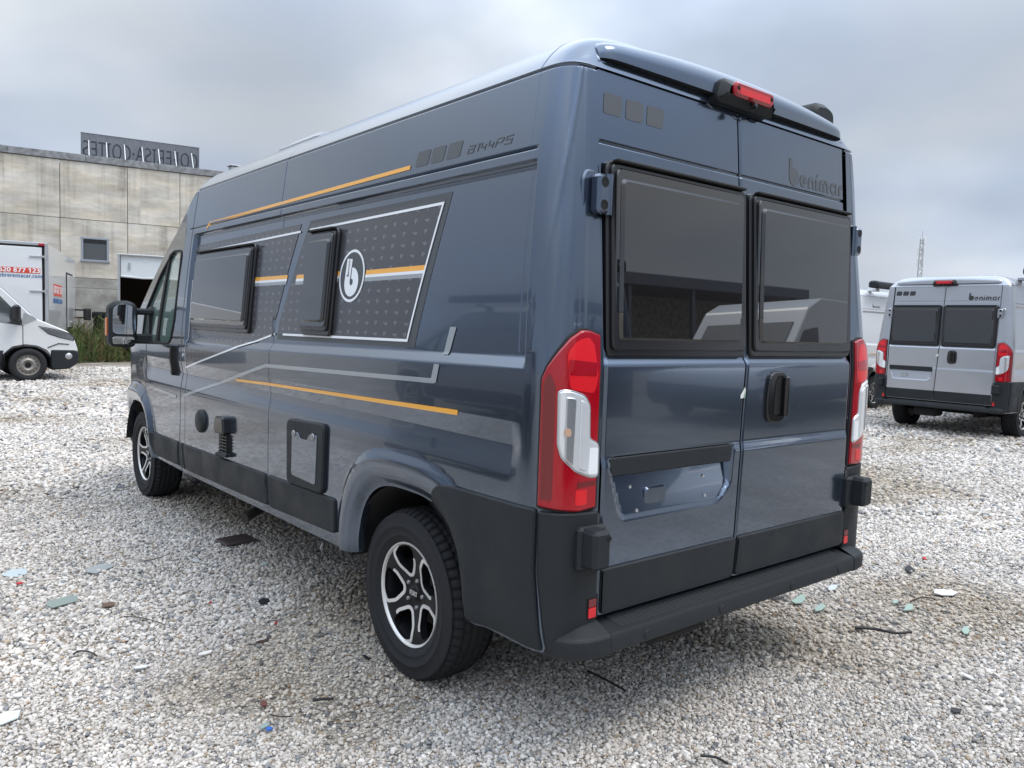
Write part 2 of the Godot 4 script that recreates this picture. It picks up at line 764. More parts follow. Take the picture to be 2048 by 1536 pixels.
	pat.albedo_texture = ImageTexture.create_from_image(pattern_picture())
	# trucks, building
	mat("alu", Color(0.50, 0.51, 0.52), 0.38, 0.8)
	mat("red_sign", Color(0.62, 0.07, 0.04), 0.5)
	mat("blue_print", Color(0.05, 0.13, 0.30), 0.5)
	mat("orange_lens", Color(0.62, 0.16, 0.03), 0.2)
	mat("tarp_white", Color(0.62, 0.66, 0.68), 0.75)
	mat("tarp_dark", Color(0.028, 0.030, 0.034), 0.8)
	mat("mirror_glass", Color(0.72, 0.74, 0.76), 0.03, 1.0)
	var stp := mat("step_plastic", Color(0.085, 0.090, 0.095), 0.7, 0.0, 0.4)
	stp.albedo_texture = dirty
	tri(stp, 0.8)
	mat("headlight_glass", Color(0.22, 0.23, 0.25), 0.08, 0.5, 0.6)
	mat("bay_shade_plywood", Color(0.10, 0.075, 0.055), 0.8)  # lining colour chosen dark so the open truck bay reads shaded
	mat("seat_cloth", Color(0.02, 0.02, 0.022), 0.9)
	mat("blue_tag", Color(0.10, 0.32, 0.62), 0.6)
	mat("paper", Color(0.72, 0.74, 0.70), 0.8)
	mat("green_tape", Color(0.16, 0.40, 0.20), 0.6)
	mat("galvanised", Color(0.44, 0.46, 0.48), 0.5, 0.6)
	mat("louvre", Color(0.17, 0.185, 0.22), 0.55, 0.3)
	mat("letter_dark", Color(0.010, 0.010, 0.014), 0.6)
	mat("strut_white", Color(0.70, 0.71, 0.72), 0.5)
	mat("window_frame", Color(0.33, 0.36, 0.40), 0.45, 0.4)
	var cp := concrete_picture()
	var con := mat("concrete", Color(1, 1, 1), 0.9)
	con.albedo_texture = ImageTexture.create_from_image(cp)
	con.normal_enabled = true
	con.normal_texture = noise_tex(19, 0.06, 512, Color.BLACK, Color.WHITE, 4, true, 3.0)
	con.normal_scale = 0.25
	con.uv1_scale = Vector3(0.07, 0.125, 1)
	var cop := mat("coping", Color(0.36, 0.37, 0.385), 0.85)
	cop.albedo_texture = noise_tex(23, 0.02, 512, Color(0.62, 0.62, 0.62), Color(1, 1, 1), 5)
	tri(cop, 0.35)
	var plinth := mat("plinth", Color(0.46, 0.45, 0.42), 0.9)
	plinth.albedo_texture = noise_tex(29, 0.015, 512, Color(0.72, 0.71, 0.69), Color(1, 1, 1), 5)
	tri(plinth, 0.25)


func pattern_picture() -> Image:   # the dark panel print: small outlined marks, every second one turned over, on near black
	var im := Image.create(256, 256, true, Image.FORMAT_RGB8)
	var dark := Color(0.235, 0.235, 0.255)
	im.fill(dark)
	var nf := FastNoiseLite.new()
	nf.seed = 3
	nf.frequency = 0.2
	for i in 256:
		for j in 256:
			var k := 1.0 + 0.06 * nf.get_noise_2d(i, j)
			im.set_pixel(i, j, Color(dark.r * k, dark.g * k, dark.b * k))
	for cx in 2:
		for cy in 2:
			var sg := 1.0 if (cx + cy) % 2 == 0 else -1.0
			for a in 700:
				var t := a / 700.0
				var q: Vector2
				if t < 0.45:
					q = Vector2(-14, 30 - 60 * t / 0.45)
				else:
					var an := PI + (t - 0.45) / 0.55 * TAU * 0.86
					q = Vector2(3 + 17 * cos(an), -14 - 17 * sin(an) * -1.0)
				q = q.rotated(0.6 * sg + 0.3) * 0.72
				for w in 25:
					var x := int(64 + 128 * cx + q.x + (w % 5) - 2)
					var y := int(64 + 128 * cy + q.y * sg + (w / 5) - 2)
					im.set_pixel(posmod(x, 256), posmod(y, 256), Color(0.50, 0.50, 0.53))
	im.generate_mipmaps()
	return im


func concrete_picture() -> Image:   # cast concrete: cloudy tone, bare rings, and the dark runs that rain has left under the coping and the joints
	var w := 1024
	var h := 512
	var im := Image.create(w, h, true, Image.FORMAT_RGB8)
	var a := FastNoiseLite.new()
	a.seed = 5
	a.frequency = 0.006
	a.fractal_octaves = 5
	a.domain_warp_enabled = true
	a.domain_warp_amplitude = 40.0
	var b := FastNoiseLite.new()
	b.seed = 9
	b.frequency = 0.03
	b.fractal_octaves = 3
	var g := FastNoiseLite.new()
	g.seed = 14
	g.frequency = 0.25
	for i in w:
		var run := maxf(0.0, b.get_noise_2d(i * 1.0, 7.0) - 0.02)
		var run2 := maxf(0.0, b.get_noise_2d(i * 2.3, 90.0) - 0.15)
		var far := 0.25 + 0.6 * absf(a.get_noise_2d(i * 2.0, 300.0)) * 2.0
		for j in h:
			var t := float(j) / h
			var k := 0.76 + 0.13 * a.get_noise_2d(i, j) + 0.045 * a.get_noise_2d(i * 4.0, j * 4.0) + 0.03 * g.get_noise_2d(i, j)
			var edge := clampf((far + 0.06 * b.get_noise_2d(i * 3.0, j * 3.0) - t) * 9.0, 0.0, 1.0)
			k -= run * 0.2 * edge * (0.75 + 0.5 * g.get_noise_2d(i * 0.5, j * 0.08))
			k -= run2 * 0.16 * (0.6 + 0.6 * a.get_noise_2d(i * 2.0, j * 2.0))
			var warm := 0.5 + 0.9 * a.get_noise_2d(i + 500.0, j + 200.0)
			im.set_pixel(i, j, Color(k, k * lerpf(0.975, 0.955, warm), k * lerpf(0.93, 0.87, warm)))
	im.generate_mipmaps()
	return im


# ------------------------------------------------------------------ the shape of the van's body
const RC := -0.25
const RE := 0.15
const YT := 2.335
var corner_t := PackedFloat32Array()
var win_door := PackedVector2Array()
var plate_recess := PackedVector2Array()


func ss(a: float, b: float, x: float) -> float:
	var t := clampf((x - a) / (b - a), 0.0, 1.0)
	return t * t * (3.0 - 2.0 * t)


func vee(d: float, w: float) -> float:
	return maxf(0.0, 1.0 - absf(d) / w)


func table(x: float, xs: Array, ys: Array) -> float:
	if x >= xs[0]:
		return ys[0]
	for k in range(1, xs.size()):
		if x >= xs[k]:
			return lerpf(ys[k - 1], ys[k], (x - xs[k - 1]) / (xs[k] - xs[k - 1]))
	return ys[ys.size() - 1]


func half(y: float) -> float:
	if y > 1.3:
		return 1.02 - 0.10 * pow(y - 1.3, 1.5)
	if y < 0.52:
		return 1.02 - 1.6 * (0.52 - y) * (0.52 - y)
	return 1.02


func zr(y: float) -> float:
	return -0.005 - 0.09 * maxf(0.0, y - 1.35)


func a_line(s: float) -> float:   # where the side ends and the roof, windscreen and bonnet begin
	return table(s, [-3.74, -3.82, -3.95, -4.15, -4.4, -4.75, -4.98, -5.12, -5.35, -5.6, -5.8, -5.93], [YT, 2.30, 2.21, 2.08, 1.95, 1.70, 1.50, 1.30, 1.19, 1.06, 0.93, 0.80])


func sill(s: float) -> float:
	return lerpf(0.455, 0.405, clampf((-s - 1.2) / 2.5, 0.0, 1.0)) if s < -0.9 else 0.43


func arch_rear(s: float, y: float) -> float:
	return pow(pow(absf(s + 0.875) / 0.41, 3.0) + pow(maxf(0.0, y - 0.36) / 0.45, 3.0), 1.0 / 3.0)


func arch_front(s: float, y: float) -> float:
	return pow(pow(absf(s + 4.97) / 0.42, 2.6) + pow(maxf(0.0, y - 0.36) / 0.43, 2.6), 1.0 / 2.6)


func relief(s: float, y: float) -> float:
	var f := 0.0
	# the pressed-in upper panel and the ledge under it
	if s > -3.72 and s < -0.13 and y > 1.28 and y < 2.05:
		var yb := 1.288 + 0.058 * (s + 3.69) / 3.53
		var k := clampf((y - yb) / 0.038, 0.0, 1.0) * (1.0 - ss(2.003, 2.008, y)) * ss(-3.70, -3.685, s) * (1.0 - ss(-0.172, -0.155, s))
		f -= 0.024 * k
		if s > -3.70 and s < -0.157:
			f -= 0.030 * vee(y - 2.016, 0.013) * ss(-3.70, -3.68, s) * (1.0 - ss(-0.172, -0.157, s))
	# the drip groove above it
	if s > -5.0 and s < -0.155 and absf(y - 2.068) < 0.008 and s > -3.80:
		f -= 0.014 * vee(y - 2.068, 0.0065) * (1.0 - ss(-0.19, -0.157, s))
	# two soft ridges run down the rear pillar
	if s > -0.2 and y > 1.40 and y < 2.32:
		f += 0.0028 * vee(s - lerpf(-0.132, -0.048, (y - 1.41) / 0.48), 0.016) + 0.0025 * vee(s - 0.062, 0.018)
	# the joint to the roof
	f -= 0.012 * vee(y - 2.327, 0.006)
	# panel joints
	if absf(s + 2.247 + 0.05 * maxf(0.0, y - 1.5) * 0.6) < 0.01:
		f -= 0.009 * vee(s + 2.247 + 0.03 * maxf(0.0, y - 1.5), 0.0042)
	if absf(s + 0.214) < 0.01 and y > 1.40:
		f -= 0.006 * vee(s + 0.214, 0.0032)
	var dg := s + 3.74 + 0.06 * clampf((1.9 - y) / 1.3, 0.0, 1.0)
	if absf(dg) < 0.012:
		f -= 0.014 * vee(dg, 0.0055)
	if absf(s + 3.685) < 0.008 and y > 0.6 and y < 1.32:
		f -= 0.006 * vee(s + 3.685, 0.004)
	# the hollow along the lower side
	if y > 0.90 and y < 1.20 and s < -0.12:
		var e := ss(0.0, 0.07, -0.155 - s - 1.2 * absf(y - 1.09) * absf(y - 1.09))
		e *= 1.0 - ss(-4.55, -4.75, s)
		if y > 1.088:
			f -= 0.015 * e * clampf((1.168 - y) / 0.08, 0.0, 1.0)
		else:
			f -= 0.015 * e * (1.0 - ss(1.10, 0.955, y))
	# wheel arches: a swelling that turns in at the lip
	if s > -1.6 and s < -0.2 and y < 1.05:
		var a := arch_rear(s, y)
		f += 0.016 * ss(1.36, 1.24, a) - 0.010 * ss(1.20, 1.08, a) - 0.034 * ss(1.12, 0.99, a)
	if s < -4.3 and y < 1.15:
		var a := arch_front(s, y)
		f += 0.030 * ss(1.36, 1.20, a) - 0.012 * ss(1.18, 1.10, a) - 0.030 * ss(1.09, 0.99, a)
	if s < -4.40 and y > 0.8 and absf(s + 4.66 - 0.05 * (y - 1.0)) < 0.01 and y < 1.24:
		f -= 0.010 * vee(s + 4.66 - 0.05 * (y - 1.0), 0.005)
	return f


func side(s: float, y: float) -> Vector3:   # the left side; s is z up to the rear corner and runs on round it
	var w := half(y)
	if s < -3.9:
		var q := clampf((-s - 4.8) / 1.13, 0.0, 1.0)
		w -= 0.5 * q * q * q
		w -= maxf(0.0, y - 1.25) * 0.07 * clampf((-s - 3.9) / 1.0, 0.0, 1.0)
	var f := relief(s, y)
	if s <= RC:
		return Vector3(-(w + f), y, s)
	var k := clampf((s - RC) / (RE - RC), 0.0, 1.0) * 200.0
	var i := mini(int(k), 199)
	var t := lerpf(corner_t[i], corner_t[i + 1], k - i)
	var ex := 2.0 / lerpf(4.5, 3.5, clampf((y - 1.3) / 0.6, 0.0, 1.0))
	var z := zr(y)
	return Vector3(-(0.80 + (w - 0.80) * pow(maxf(cos(t), 0.0), ex) + f * cos(t)), y, RC + (z - RC) * pow(sin(t), ex) + f * sin(t))


func side_l(q: Vector2) -> Vector3:
	return side(q.x, q.y)


func side_r(q: Vector2) -> Vector3:
	var p := side(q.x, q.y)
	return Vector3(-p.x, p.y, p.z)


func poly_sd(poly: PackedVector2Array, q: Vector2) -> float:   # > 0 outside
	var d := 1e9
	var m := poly.size()
	for i in m:
		d = minf(d, Geometry2D.get_closest_point_to_segment(q, poly[i], poly[(i + 1) % m]).distance_squared_to(q))
	return sqrt(d) * (-1.0 if Geometry2D.is_point_in_polygon(q, poly) else 1.0)


func side_keep(s: float, y: float) -> float:
	var v := y - sill(s)
	if s > -1.5 and s < -0.3:
		v = minf(v, (arch_rear(s, y) - 1.0) * 0.43)
	elif s < -4.4:
		v = minf(v, (arch_front(s, y) - 1.0) * 0.42)
	if s < -3.735:
		v = minf(v, a_line(s) - y)
		if s < -3.8 and y > 1.15:
			v = minf(v, poly_sd(win_door, Vector2(s, y)))
	return v


func gap_x(y: float) -> float:
	return table(-y, [-0.53, -1.066, -1.361, -2.4], [-0.046, -0.022, -0.008, -0.008])


func door(x: float, y: float) -> Vector3:
	var z := zr(y) - 0.008
	z += 0.013 * ss(1.392, 1.360, y) + 0.007 * ss(1.066, 1.022, y)
	z -= 0.010 * vee(y - 2.096, 0.0065)
	if x < 0.0 and y > 0.82 and y < 1.07 and x > -0.79:
		var d := -poly_sd(plate_recess, Vector2(x, y))
		if d > 0.0:
			z -= clampf(d / 0.010, 0.0, 1.0) * lerpf(0.004, 0.036, clampf((y - 0.835) / 0.19, 0.0, 1.0))
	# rolled edges
	z -= 0.010 * ss(0.783, 0.797, absf(x)) + 0.006 * ss(0.012, 0.003, absf(x - gap_x(y)))
	return Vector3(x, y, z)


func door_p(q: Vector2) -> Vector3:
	return door(q.x, q.y)


func build_body(v: Node3D) -> void:
	win_door = rounded(pv([-4.03, 1.285, -3.95, 1.43, -3.915, 1.93, -4.17, 1.94, -4.45, 1.78, -4.76, 1.50, -4.76, 1.265]), 0.06)
	plate_recess = rounded(pv([-0.767, 1.058, -0.703, 0.838, -0.16, 0.838, -0.088, 0.90, -0.079, 1.058]), 0.03)
	# arc length along the rear corner
	var len := PackedFloat32Array([0.0])
	var last := Vector2(0.22, 0.0)
	for k in range(1, 2001):
		var t := PI / 2 * k / 2000.0
		var q := Vector2(0.22 * sqrt(maxf(cos(t), 0.0)), 0.25 * sqrt(sin(t)))
		len.append(len[k - 1] + q.distance_to(last))
		last = q
	var at := 0
	for k in 201:
		var want := len[2000] * k / 200.0
		while at < 2000 and len[at] < want:
			at += 1
		corner_t.append(PI / 2 * at / 2000.0)
	var xs := []
	for g in [[-2.247, 0.0042], [-0.214, 0.0032], [-3.685, 0.004], [-4.66, 0.005]]:
		xs += [g[0] - g[1] - 0.003, g[0] - g[1], g[0], g[0] + g[1], g[0] + g[1] + 0.003]
	for k in 8:
		xs += [-0.175 + 0.003 * k, -3.705 + 0.003 * k]
	for k in 24:
		xs.append(-3.81 + 0.0035 * k)
	for k in 14:
		xs.append(-2.30 + 0.004 * k)
	xs += line_a(-1.45, -0.30, 0.014)
	xs += line_a(-5.55, -4.40, 0.018)
	xs += line_a(-0.25, 0.15, 0.010)
	xs += line_a(-4.85, -3.85, 0.02)
	var ys := []
	for g in [[2.016, 0.013], [2.068, 0.0065], [2.327, 0.006]]:
		ys += [g[0] - g[1] - 0.003, g[0] - g[1], g[0], g[0] + g[1], g[0] + g[1] + 0.003]
	ys += [2.003, 1.088, 1.085, 1.091, 1.168, 1.171, 1.165, 0.955]
	ys += line_a(1.27, 1.42, 0.005)
	ys += line_a(0.39, 1.06, 0.014)
	var us := line(-5.93, RE, 0.035, xs)
	var vs := line(0.39, YT, 0.03, ys)
	var bl := MB.new()
	bl.sheet(us, vs, side, 1.0, side_keep, Vector3(0.03, 0, 0))
	part("body_side", bl, M.paint, v)
	var br := MB.new()
	for k in bl.v.size():
		br.p(Vector3(-bl.v[k].x, bl.v[k].y, bl.v[k].z), Vector3(-bl.n[k].x, bl.n[k].y, bl.n[k].z), bl.t[k])
	for k in range(0, bl.ix.size(), 3):
		br.tri(bl.ix[k], bl.ix[k + 1], bl.ix[k + 2])
	part("body_side", br, M.paint, v)
	# roof with its rear domes
	var rs := line(-3.74, RE, 0.06, line_a(-0.6, RE, 0.012) + [-2.25, -2.258, -2.242, -0.22, -0.212, -0.228])
	var cross := PackedFloat32Array()
	for k in 61:
		var t := -1.0 + k / 30.0
		cross.append(signf(t) * (1.0 - pow(1.0 - absf(t), 1.8)))
	var rf := MB.new().sheet(rs, cross, func(s, c): return roof_at(s, c), -1.0)
	part("roof", rf, M.paint, v)
	# bonnet and cab roof, open at the windscreen
	var fs := line(-5.93, -3.74, 0.05, line_a(-5.15, -4.2, 0.02))
	part("cab_shell", MB.new().sheet(fs, cross, front_at, -1.0, func(s, c): return -screen_sd(s, c), Vector3.ZERO), M.paint, v)
	part("windscreen", MB.new().sheet(fs, cross, func(s, c): return front_at(s, c) - Vector3(0, 0.004, 0), -1.0, func(s, c): return screen_sd(s, c) + 0.01), M.cab_glass, v)
	# nose: grille, bumper, headlights
	var nose := MB.new()
	nose.prism(rounded(pv([-0.54, 0.30, 0.54, 0.30, 0.54, 0.82, -0.54, 0.82]), 0.05), T(Vector3(0, 0, -5.90), Basis(Vector3.LEFT, Vector3.UP, Vector3.FORWARD)), 0.06, 0.02)
	part("front_grille", nose, M.black_plastic, v)
	for sg in [-1.0, 1.0]:
		var low := MB.new().conform(pv([-5.93, 0.30, -5.40, 0.30, -5.40, 0.55, -5.93, 0.58]), 0.06, side_l if sg < 0 else side_r, 0.012, 0.03, -sg)
		part("front_bumper_corner", low, M.black_plastic, v)
		var hl := MB.new().conform(rounded(pv([-5.88, 0.80, -5.62, 0.84, -5.44, 1.06, -5.60, 1.02, -5.86, 0.88]), 0.03), 0.05, side_l if sg < 0 else side_r, 0.008, 0.02, -sg)
		part("headlight", hl, M.headlight_glass, v)
	# what lies under and inside
	var under := MB.new()
	under.box(T(Vector3(0, 0.43, -2.9)), Vector3(1.7, 0.05, 5.5))
	under.box(T(Vector3(0.45, 0.36, -2.6)), Vector3(0.08, 0.14, 4.4))
	under.box(T(Vector3(-0.45, 0.36, -2.6)), Vector3(0.08, 0.14, 4.4))
	under.box(T(Vector3(0.15, 0.33, -2.4)), Vector3(0.5, 0.2, 1.1), 0.03)
	under.box(T(Vector3(0, 0.34, -0.945)), Vector3(1.6, 0.09, 0.09))
	under.box(T(Vector3(-0.2, 0.34, -0.25)), Vector3(0.35, 0.14, 0.28), 0.03)
	part("underbody", under, M.underside, v)
	part("exhaust_pipe", MB.new().tube([Vector3(-0.72, 0.36, -3.1), Vector3(-0.78, 0.31, -2.9), Vector3(-0.92, 0.27, -2.84)], 0.03, 12), M.brake_iron, v)
	part("towing_eye", MB.new().tube([Vector3(-0.93, 0.385, -1.75), Vector3(-0.95, 0.37, -1.72), Vector3(-0.95, 0.345, -1.72), Vector3(-0.93, 0.33, -1.75), Vector3(-0.93, 0.345, -1.78), Vector3(-0.93, 0.385, -1.75)], 0.008, 8), M.bolt, v)
	for sg in [-1.0, 1.0]:
		for zc in [-0.9, -4.97]:
			var well := MB.new().sheet(line(0.14, PI - 0.14, 0.12), line(0.5, 0.985, 0.1), func(a, x): return Vector3(x * sg, 0.36 + 0.46 * sin(a), zc + 0.46 * cos(a)))
			well.box(T(Vector3(0.5 * sg, 0.62, zc)), Vector3(0.01, 0.42, 0.95))
			part("wheel_arch_liner", well, M.underside, v)
	var gap_back := MB.new()
	gap_back.box(T(Vector3(0, 1.43, -0.085), Basis(Vector3.RIGHT, -0.045)), Vector3(1.62, 1.86, 0.02))
	part("gap_shade_backing", gap_back, M.dark_gap, v)  # near-black plate behind the doors, paints the shade into their gaps
	var cab := MB.new()
	cab.box(T(Vector3(0, 1.30, -3.70)), Vector3(1.80, 1.7, 0.03))
	part("cab_curtain", cab, M.seat_cloth, v)
	part("dashboard", MB.new().box(T(Vector3(0, 1.02, -4.95)), Vector3(1.7, 0.42, 0.5), 0.08), M.seat_cloth, v)
	for sg in [-1.0, 1.0]:
		var seat := MB.new().box(T(Vector3(0.5 * sg, 0.95, -4.25)), Vector3(0.52, 0.16, 0.5), 0.05)
		seat.box(T(Vector3(0.5 * sg, 1.32, -3.98), Basis(Vector3.RIGHT, -0.15)), Vector3(0.5, 0.66, 0.14), 0.05)
		seat.box(T(Vector3(0.5 * sg, 1.76, -3.93)), Vector3(0.27, 0.18, 0.1), 0.04)
		part("seat", seat, M.seat_cloth, v)
	part("steering_wheel", MB.new().lathe(arc2(0.19, 0.016), 28, T(Vector3(-0.5, 1.18, -4.62), Basis(Vector3.RIGHT, 1.1))), M.seat_cloth, v)


func arc2(r: float, s: float) -> PackedVector2Array:
	var o := PackedVector2Array()
	for k in 9:
		o.append(Vector2(r + s * cos(TAU * k / 8), s * sin(TAU * k / 8)))
	return o


func line_a(a: float, b: float, step: float) -> Array:
	return Array(line(a, b, step))


func roof_at(s: float, c: float) -> Vector3:
	var b := side(s, YT)
	var q := clampf((b.z + 0.55) / 0.455, 0.0, 1.0)
	var g := 1.0 - pow(q, 12.0)
	var y := YT + 0.165 * (1.0 - pow(absf(c), 8.5)) * g
	if absf(s + 2.25) < 0.004 or absf(s + 0.22) < 0.004:
		y -= 0.006
	return Vector3(c * absf(b.x), y, b.z)


func front_at(s: float, c: float) -> Vector3:
	var y := a_line(s)
	var x := absf(side(s, y - 0.012 if s > -3.8 else y).x)
	var crown := table(s, [-3.74, -3.95, -4.2, -4.6, -5.0, -5.15, -5.6, -5.93], [0.165, 0.27, 0.30, 0.20, 0.14, 0.11, 0.09, 0.04])
	var pw := table(s, [-3.74, -4.2, -5.0], [8.5, 3.6, 2.6])
	return Vector3(c * x, y + crown * (1.0 - pow(absf(c), pw)), s)


func screen_sd(s: float, c: float) -> float:
	return minf(minf(-4.27 - s, s + 5.06), (0.93 - absf(c)) * 1.0)


# ------------------------------------------------------------------ doors, lights, trim
func win_plane(x0: float, y0: float, x1: float, y1: float, side_sign: float) -> Transform3D:   # a plane on the left (-1) or right (1) side through the heights y0, y1
	var Y := Vector3(-side_sign * (x0 - x1), y1 - y0, 0).normalized()
	var Z := Vector3(side_sign * Y.y, 0, 0)
	Z = Vector3(side_sign * absf(Y.y), absf(Y.x), 0)
	var X := Y.cross(Z)
	return Transform3D(Basis(X, Y, Z), Vector3(side_sign * x0, y0, 0))


func hung_window(parent: Node, xf: Transform3D, a: Vector2, b: Vector2, px: Transform3D, pa: Vector2, pb: Vector2) -> void:   # a camper's top-hung acrylic window: stepped frame, bulging pane, drip rail
	var w := sub("window", parent)
	var fr := MB.new()
	fr.prism(rect(a.x, a.y, b.x, b.y, 0.035, 5), xf, 0.020, 0.006)
	fr.prism(rect(a.x + 0.014, a.y + 0.022, b.x - 0.014, b.y - 0.012, 0.03, 5), xf.translated_local(Vector3(0, 0, 0.020)), 0.012, 0.005)
	part("window_frame", fr, M.acrylic_frame, w)
	var pn := MB.new()
	pn.prism(rect(pa.x, pa.y, pb.x, pb.y, 0.028, 5), px.translated_local(Vector3(0, 0, -0.03)), 0.034, 0.004)
	pn.prism(rect(pa.x + 0.016, pa.y + 0.022, pb.x - 0.016, pb.y - 0.034, 0.022, 5), px.translated_local(Vector3(0, 0, 0.004)), 0.011, 0.010)
	part("pane", pn, M.dark_acrylic, w)
	part("drip_rail", MB.new().box(xf.translated_local(Vector3((a.x + b.x) / 2, b.y - 0.004, 0.03)), Vector3(b.x - a.x - 0.06, 0.010, 0.030), 0.003), M.rubber_seal, w)


func build_doors(v: Node3D) -> void:
	for sg in [-1, 1]:
		var d := sub("rear_door", v)
		var us := line(0.0, 1.0, 0.014, [0.006, 0.012, 0.018, 0.982, 0.988, 0.994])
		var ys := []
		for g in [2.096]:
			ys += [g - 0.0095, g - 0.0065, g, g + 0.0065, g + 0.0095]
		ys += line_a(1.355, 1.40, 0.005) + line_a(1.015, 1.075, 0.006) + line_a(0.825, 1.07, 0.009)
		var vs := line(0.53, 2.362, 0.03, ys)
		var fn := func(u, y):
			var x: float = lerpf(-0.794, gap_x(y) - 0.004, u) if sg < 0 else lerpf(gap_x(y) + 0.004, 0.797, u)
			return door(x, y)
		part("door_skin", MB.new().sheet(us, vs, fn), M.paint, d)
		var trim := rounded(pv([-0.788, 0.535, -0.056, 0.535, -0.045, 0.688, -0.788, 0.688]) if sg < 0 else pv([-0.040, 0.535, 0.788, 0.535, 0.788, 0.688, -0.029, 0.688]), 0.012, 2)
		part("lower_trim", MB.new().conform(trim, 0.05, door_p, 0.011, 0.02, 1.0, 1.0, 0.005), M.black_plastic, d)
		var Y := Vector3(0, 1, -0.062).normalized()
		var xf := Transform3D(Basis(Vector3.RIGHT, Y, Vector3.RIGHT.cross(Y)), Vector3(0, 1.39, zr(1.39) - 0.014))
		var Yp := Vector3(0, 1, -0.035).normalized()
		var px := Transform3D(Basis(Vector3.RIGHT, Yp, Vector3.RIGHT.cross(Yp)), Vector3(0, 1.39, zr(1.39) + 0.010))
		if sg < 0:
			hung_window(d, xf, Vector2(-0.788, 0.0), Vector2(-0.016, 0.645), px, Vector2(-0.762, 0.034), Vector2(-0.060, 0.618))
		else:
			hung_window(d, xf, Vector2(0.012, 0.0), Vector2(0.786, 0.645), px, Vector2(0.040, 0.034), Vector2(0.742, 0.618))
	var dl: Node3D = v.get_node("rear_door")
	var dr: Node3D = v.get_node("rear_door_001")
	# number plate hood, screws, grip
	part("plate_hood", MB.new().conform(rounded(pv([-0.765, 1.056, -0.752, 0.992, -0.088, 0.990, -0.081, 1.056]), 0.01, 2), 0.05, func(q): return door(q.x, 1.09) * Vector3(1, 0, 1) + Vector3(0, q.y, 0), 0.004, 0.04, 1.0, 1.0, 0.004), M.black_plastic, dl)
	for q in [Vector2(-0.64, 0.945), Vector2(-0.615, 0.862), Vector2(-0.235, 0.945), Vector2(-0.235, 0.872)]:
		part("screw", MB.new().lathe(pv([0.0, 0.004, 0.006, 0.003, 0.007, 0.0]), 10, T(door(q.x, q.y) + Vector3(0, 0, 0.001))), M.reflector_metal, dl)
	part("grip", MB.new().prism(rect(-0.055, -0.032, 0.055, 0.032, 0.016), T(door(-0.515, 0.905) + Vector3(0, 0, -0.004)), 0.012, 0.006), M.paint, dl)
	# door handle
	var h := sub("door_handle", dr)
	var hx := 0.195
	part("handle_plate", MB.new().conform(rounded(pv([hx - 0.062, 1.125, hx + 0.060, 1.125, hx + 0.072, 1.21, hx + 0.062, 1.335, hx - 0.055, 1.335, hx - 0.072, 1.22]), 0.045, 5), 0.04, door_p, 0.014, 0.02, 1.0, 1.0, 0.006), M.gloss_black, h)
	part("handle_well", MB.new().conform(rounded(pv([hx - 0.030, 1.155, hx + 0.040, 1.165, hx + 0.040, 1.310, hx - 0.020, 1.310]), 0.025, 4), 0.04, door_p, 0.0155), M.dark_gap, h)
	part("handle_bar", MB.new().box(T(Vector3(hx + 0.034, 1.235, zr(1.2) + 0.030)), Vector3(0.026, 0.165, 0.03), 0.008), M.gloss_black, h)
	# tape left on the joint
	part("tape", MB.new().conform(pv([-0.045, 1.232, -0.005, 1.235, -0.003, 1.262, -0.018, 1.275, -0.045, 1.245]), 0.02, func(q): return door(q.x - 0.002, 1.30) * Vector3(1, 0, 1) + Vector3(0, q.y, 0), 0.004, 0.001), M.paper, dl)
	part("tape_mark", MB.new().conform(pv([-0.026, 1.236, -0.010, 1.237, -0.008, 1.262, -0.018, 1.262]), 0.02, func(q): return door(q.x - 0.002, 1.30) * Vector3(1, 0, 1) + Vector3(0, q.y, 0), 0.0052), M.green_tape, dl)
	# three squares left, the maker's name right
	for k in 3:
		var x := -0.768 + 0.107 * k
		part("square_print", MB.new().conform(rounded(pv([x, 2.192, x + 0.088, 2.192, x + 0.095, 2.255, x + 0.090, 2.262, x + 0.008, 2.262]), 0.012, 3), 0.05, door_p, 0.0012), M.print_tone, dl)
	var name_st := MB.new()
	for g in word_benimar():
		name_st.conform(put(g, Vector2(0.338, 2.114), 0.0535), 0.03, door_p, 0.0012)
	part("maker_lettering", name_st, M.print_tone, dr)
	# high brake lamp and the fairing over the doors
	var fair := MB.new().sheet(line(-0.775, 0.775, 0.02, [-0.772, -0.768, -0.763, -0.757, -0.75, 0.75, 0.757, 0.763, 0.768, 0.772]), line(0.0, 1.0, 0.04), func(x, t): return fairing(x, t))
	for e in [-0.775, 0.775]:   # its two ends
		var end := PackedVector3Array()
		for k in 26:
			end.append(fairing(e, k / 25.0))
		for k in 25:
			fair.flat([Vector3(e, 2.372, -0.30), end[k], end[k + 1]], Vector3(e, 0, 0))
	part("roof_fairing", fair, M.paint, v)
	part("fairing_underside", MB.new().sheet(line(-0.775, 0.775, 0.05), line(0.0, 1.0, 0.34), func(x, t): return Vector3(x, 2.3725, lerpf(-0.16, fairing(x, 0.0).z, t)), -1.0), M.rubber_seal, v)  # coloured near-black to carry the band of shade under the fairing
	part("door_top_shade_strip", MB.new().box(T(Vector3(0, 2.366, -0.145)), Vector3(1.56, 0.014, 0.06)), M.dark_gap, v)  # dark strip painted in as the shade between doors and fairing
	var bl := sub("brake_light", v)
	bl.position = Vector3(-0.018, -0.010, 0.0)
	part("lamp_housing", MB.new().prism(rounded(pv([-0.185, 2.352, 0.185, 2.352, 0.172, 2.405, 0.155, 2.442, -0.155, 2.442, -0.172, 2.405]), 0.03, 5), T(Vector3(0, 0, -0.16)), 0.125, 0.03), M.black_plastic, bl)
	part("lamp_lens", MB.new().prism(rect(-0.128, 2.376, 0.128, 2.430, 0.022, 6), T(Vector3(0, 0, -0.036)), 0.014, 0.008), M.red_lens, bl)
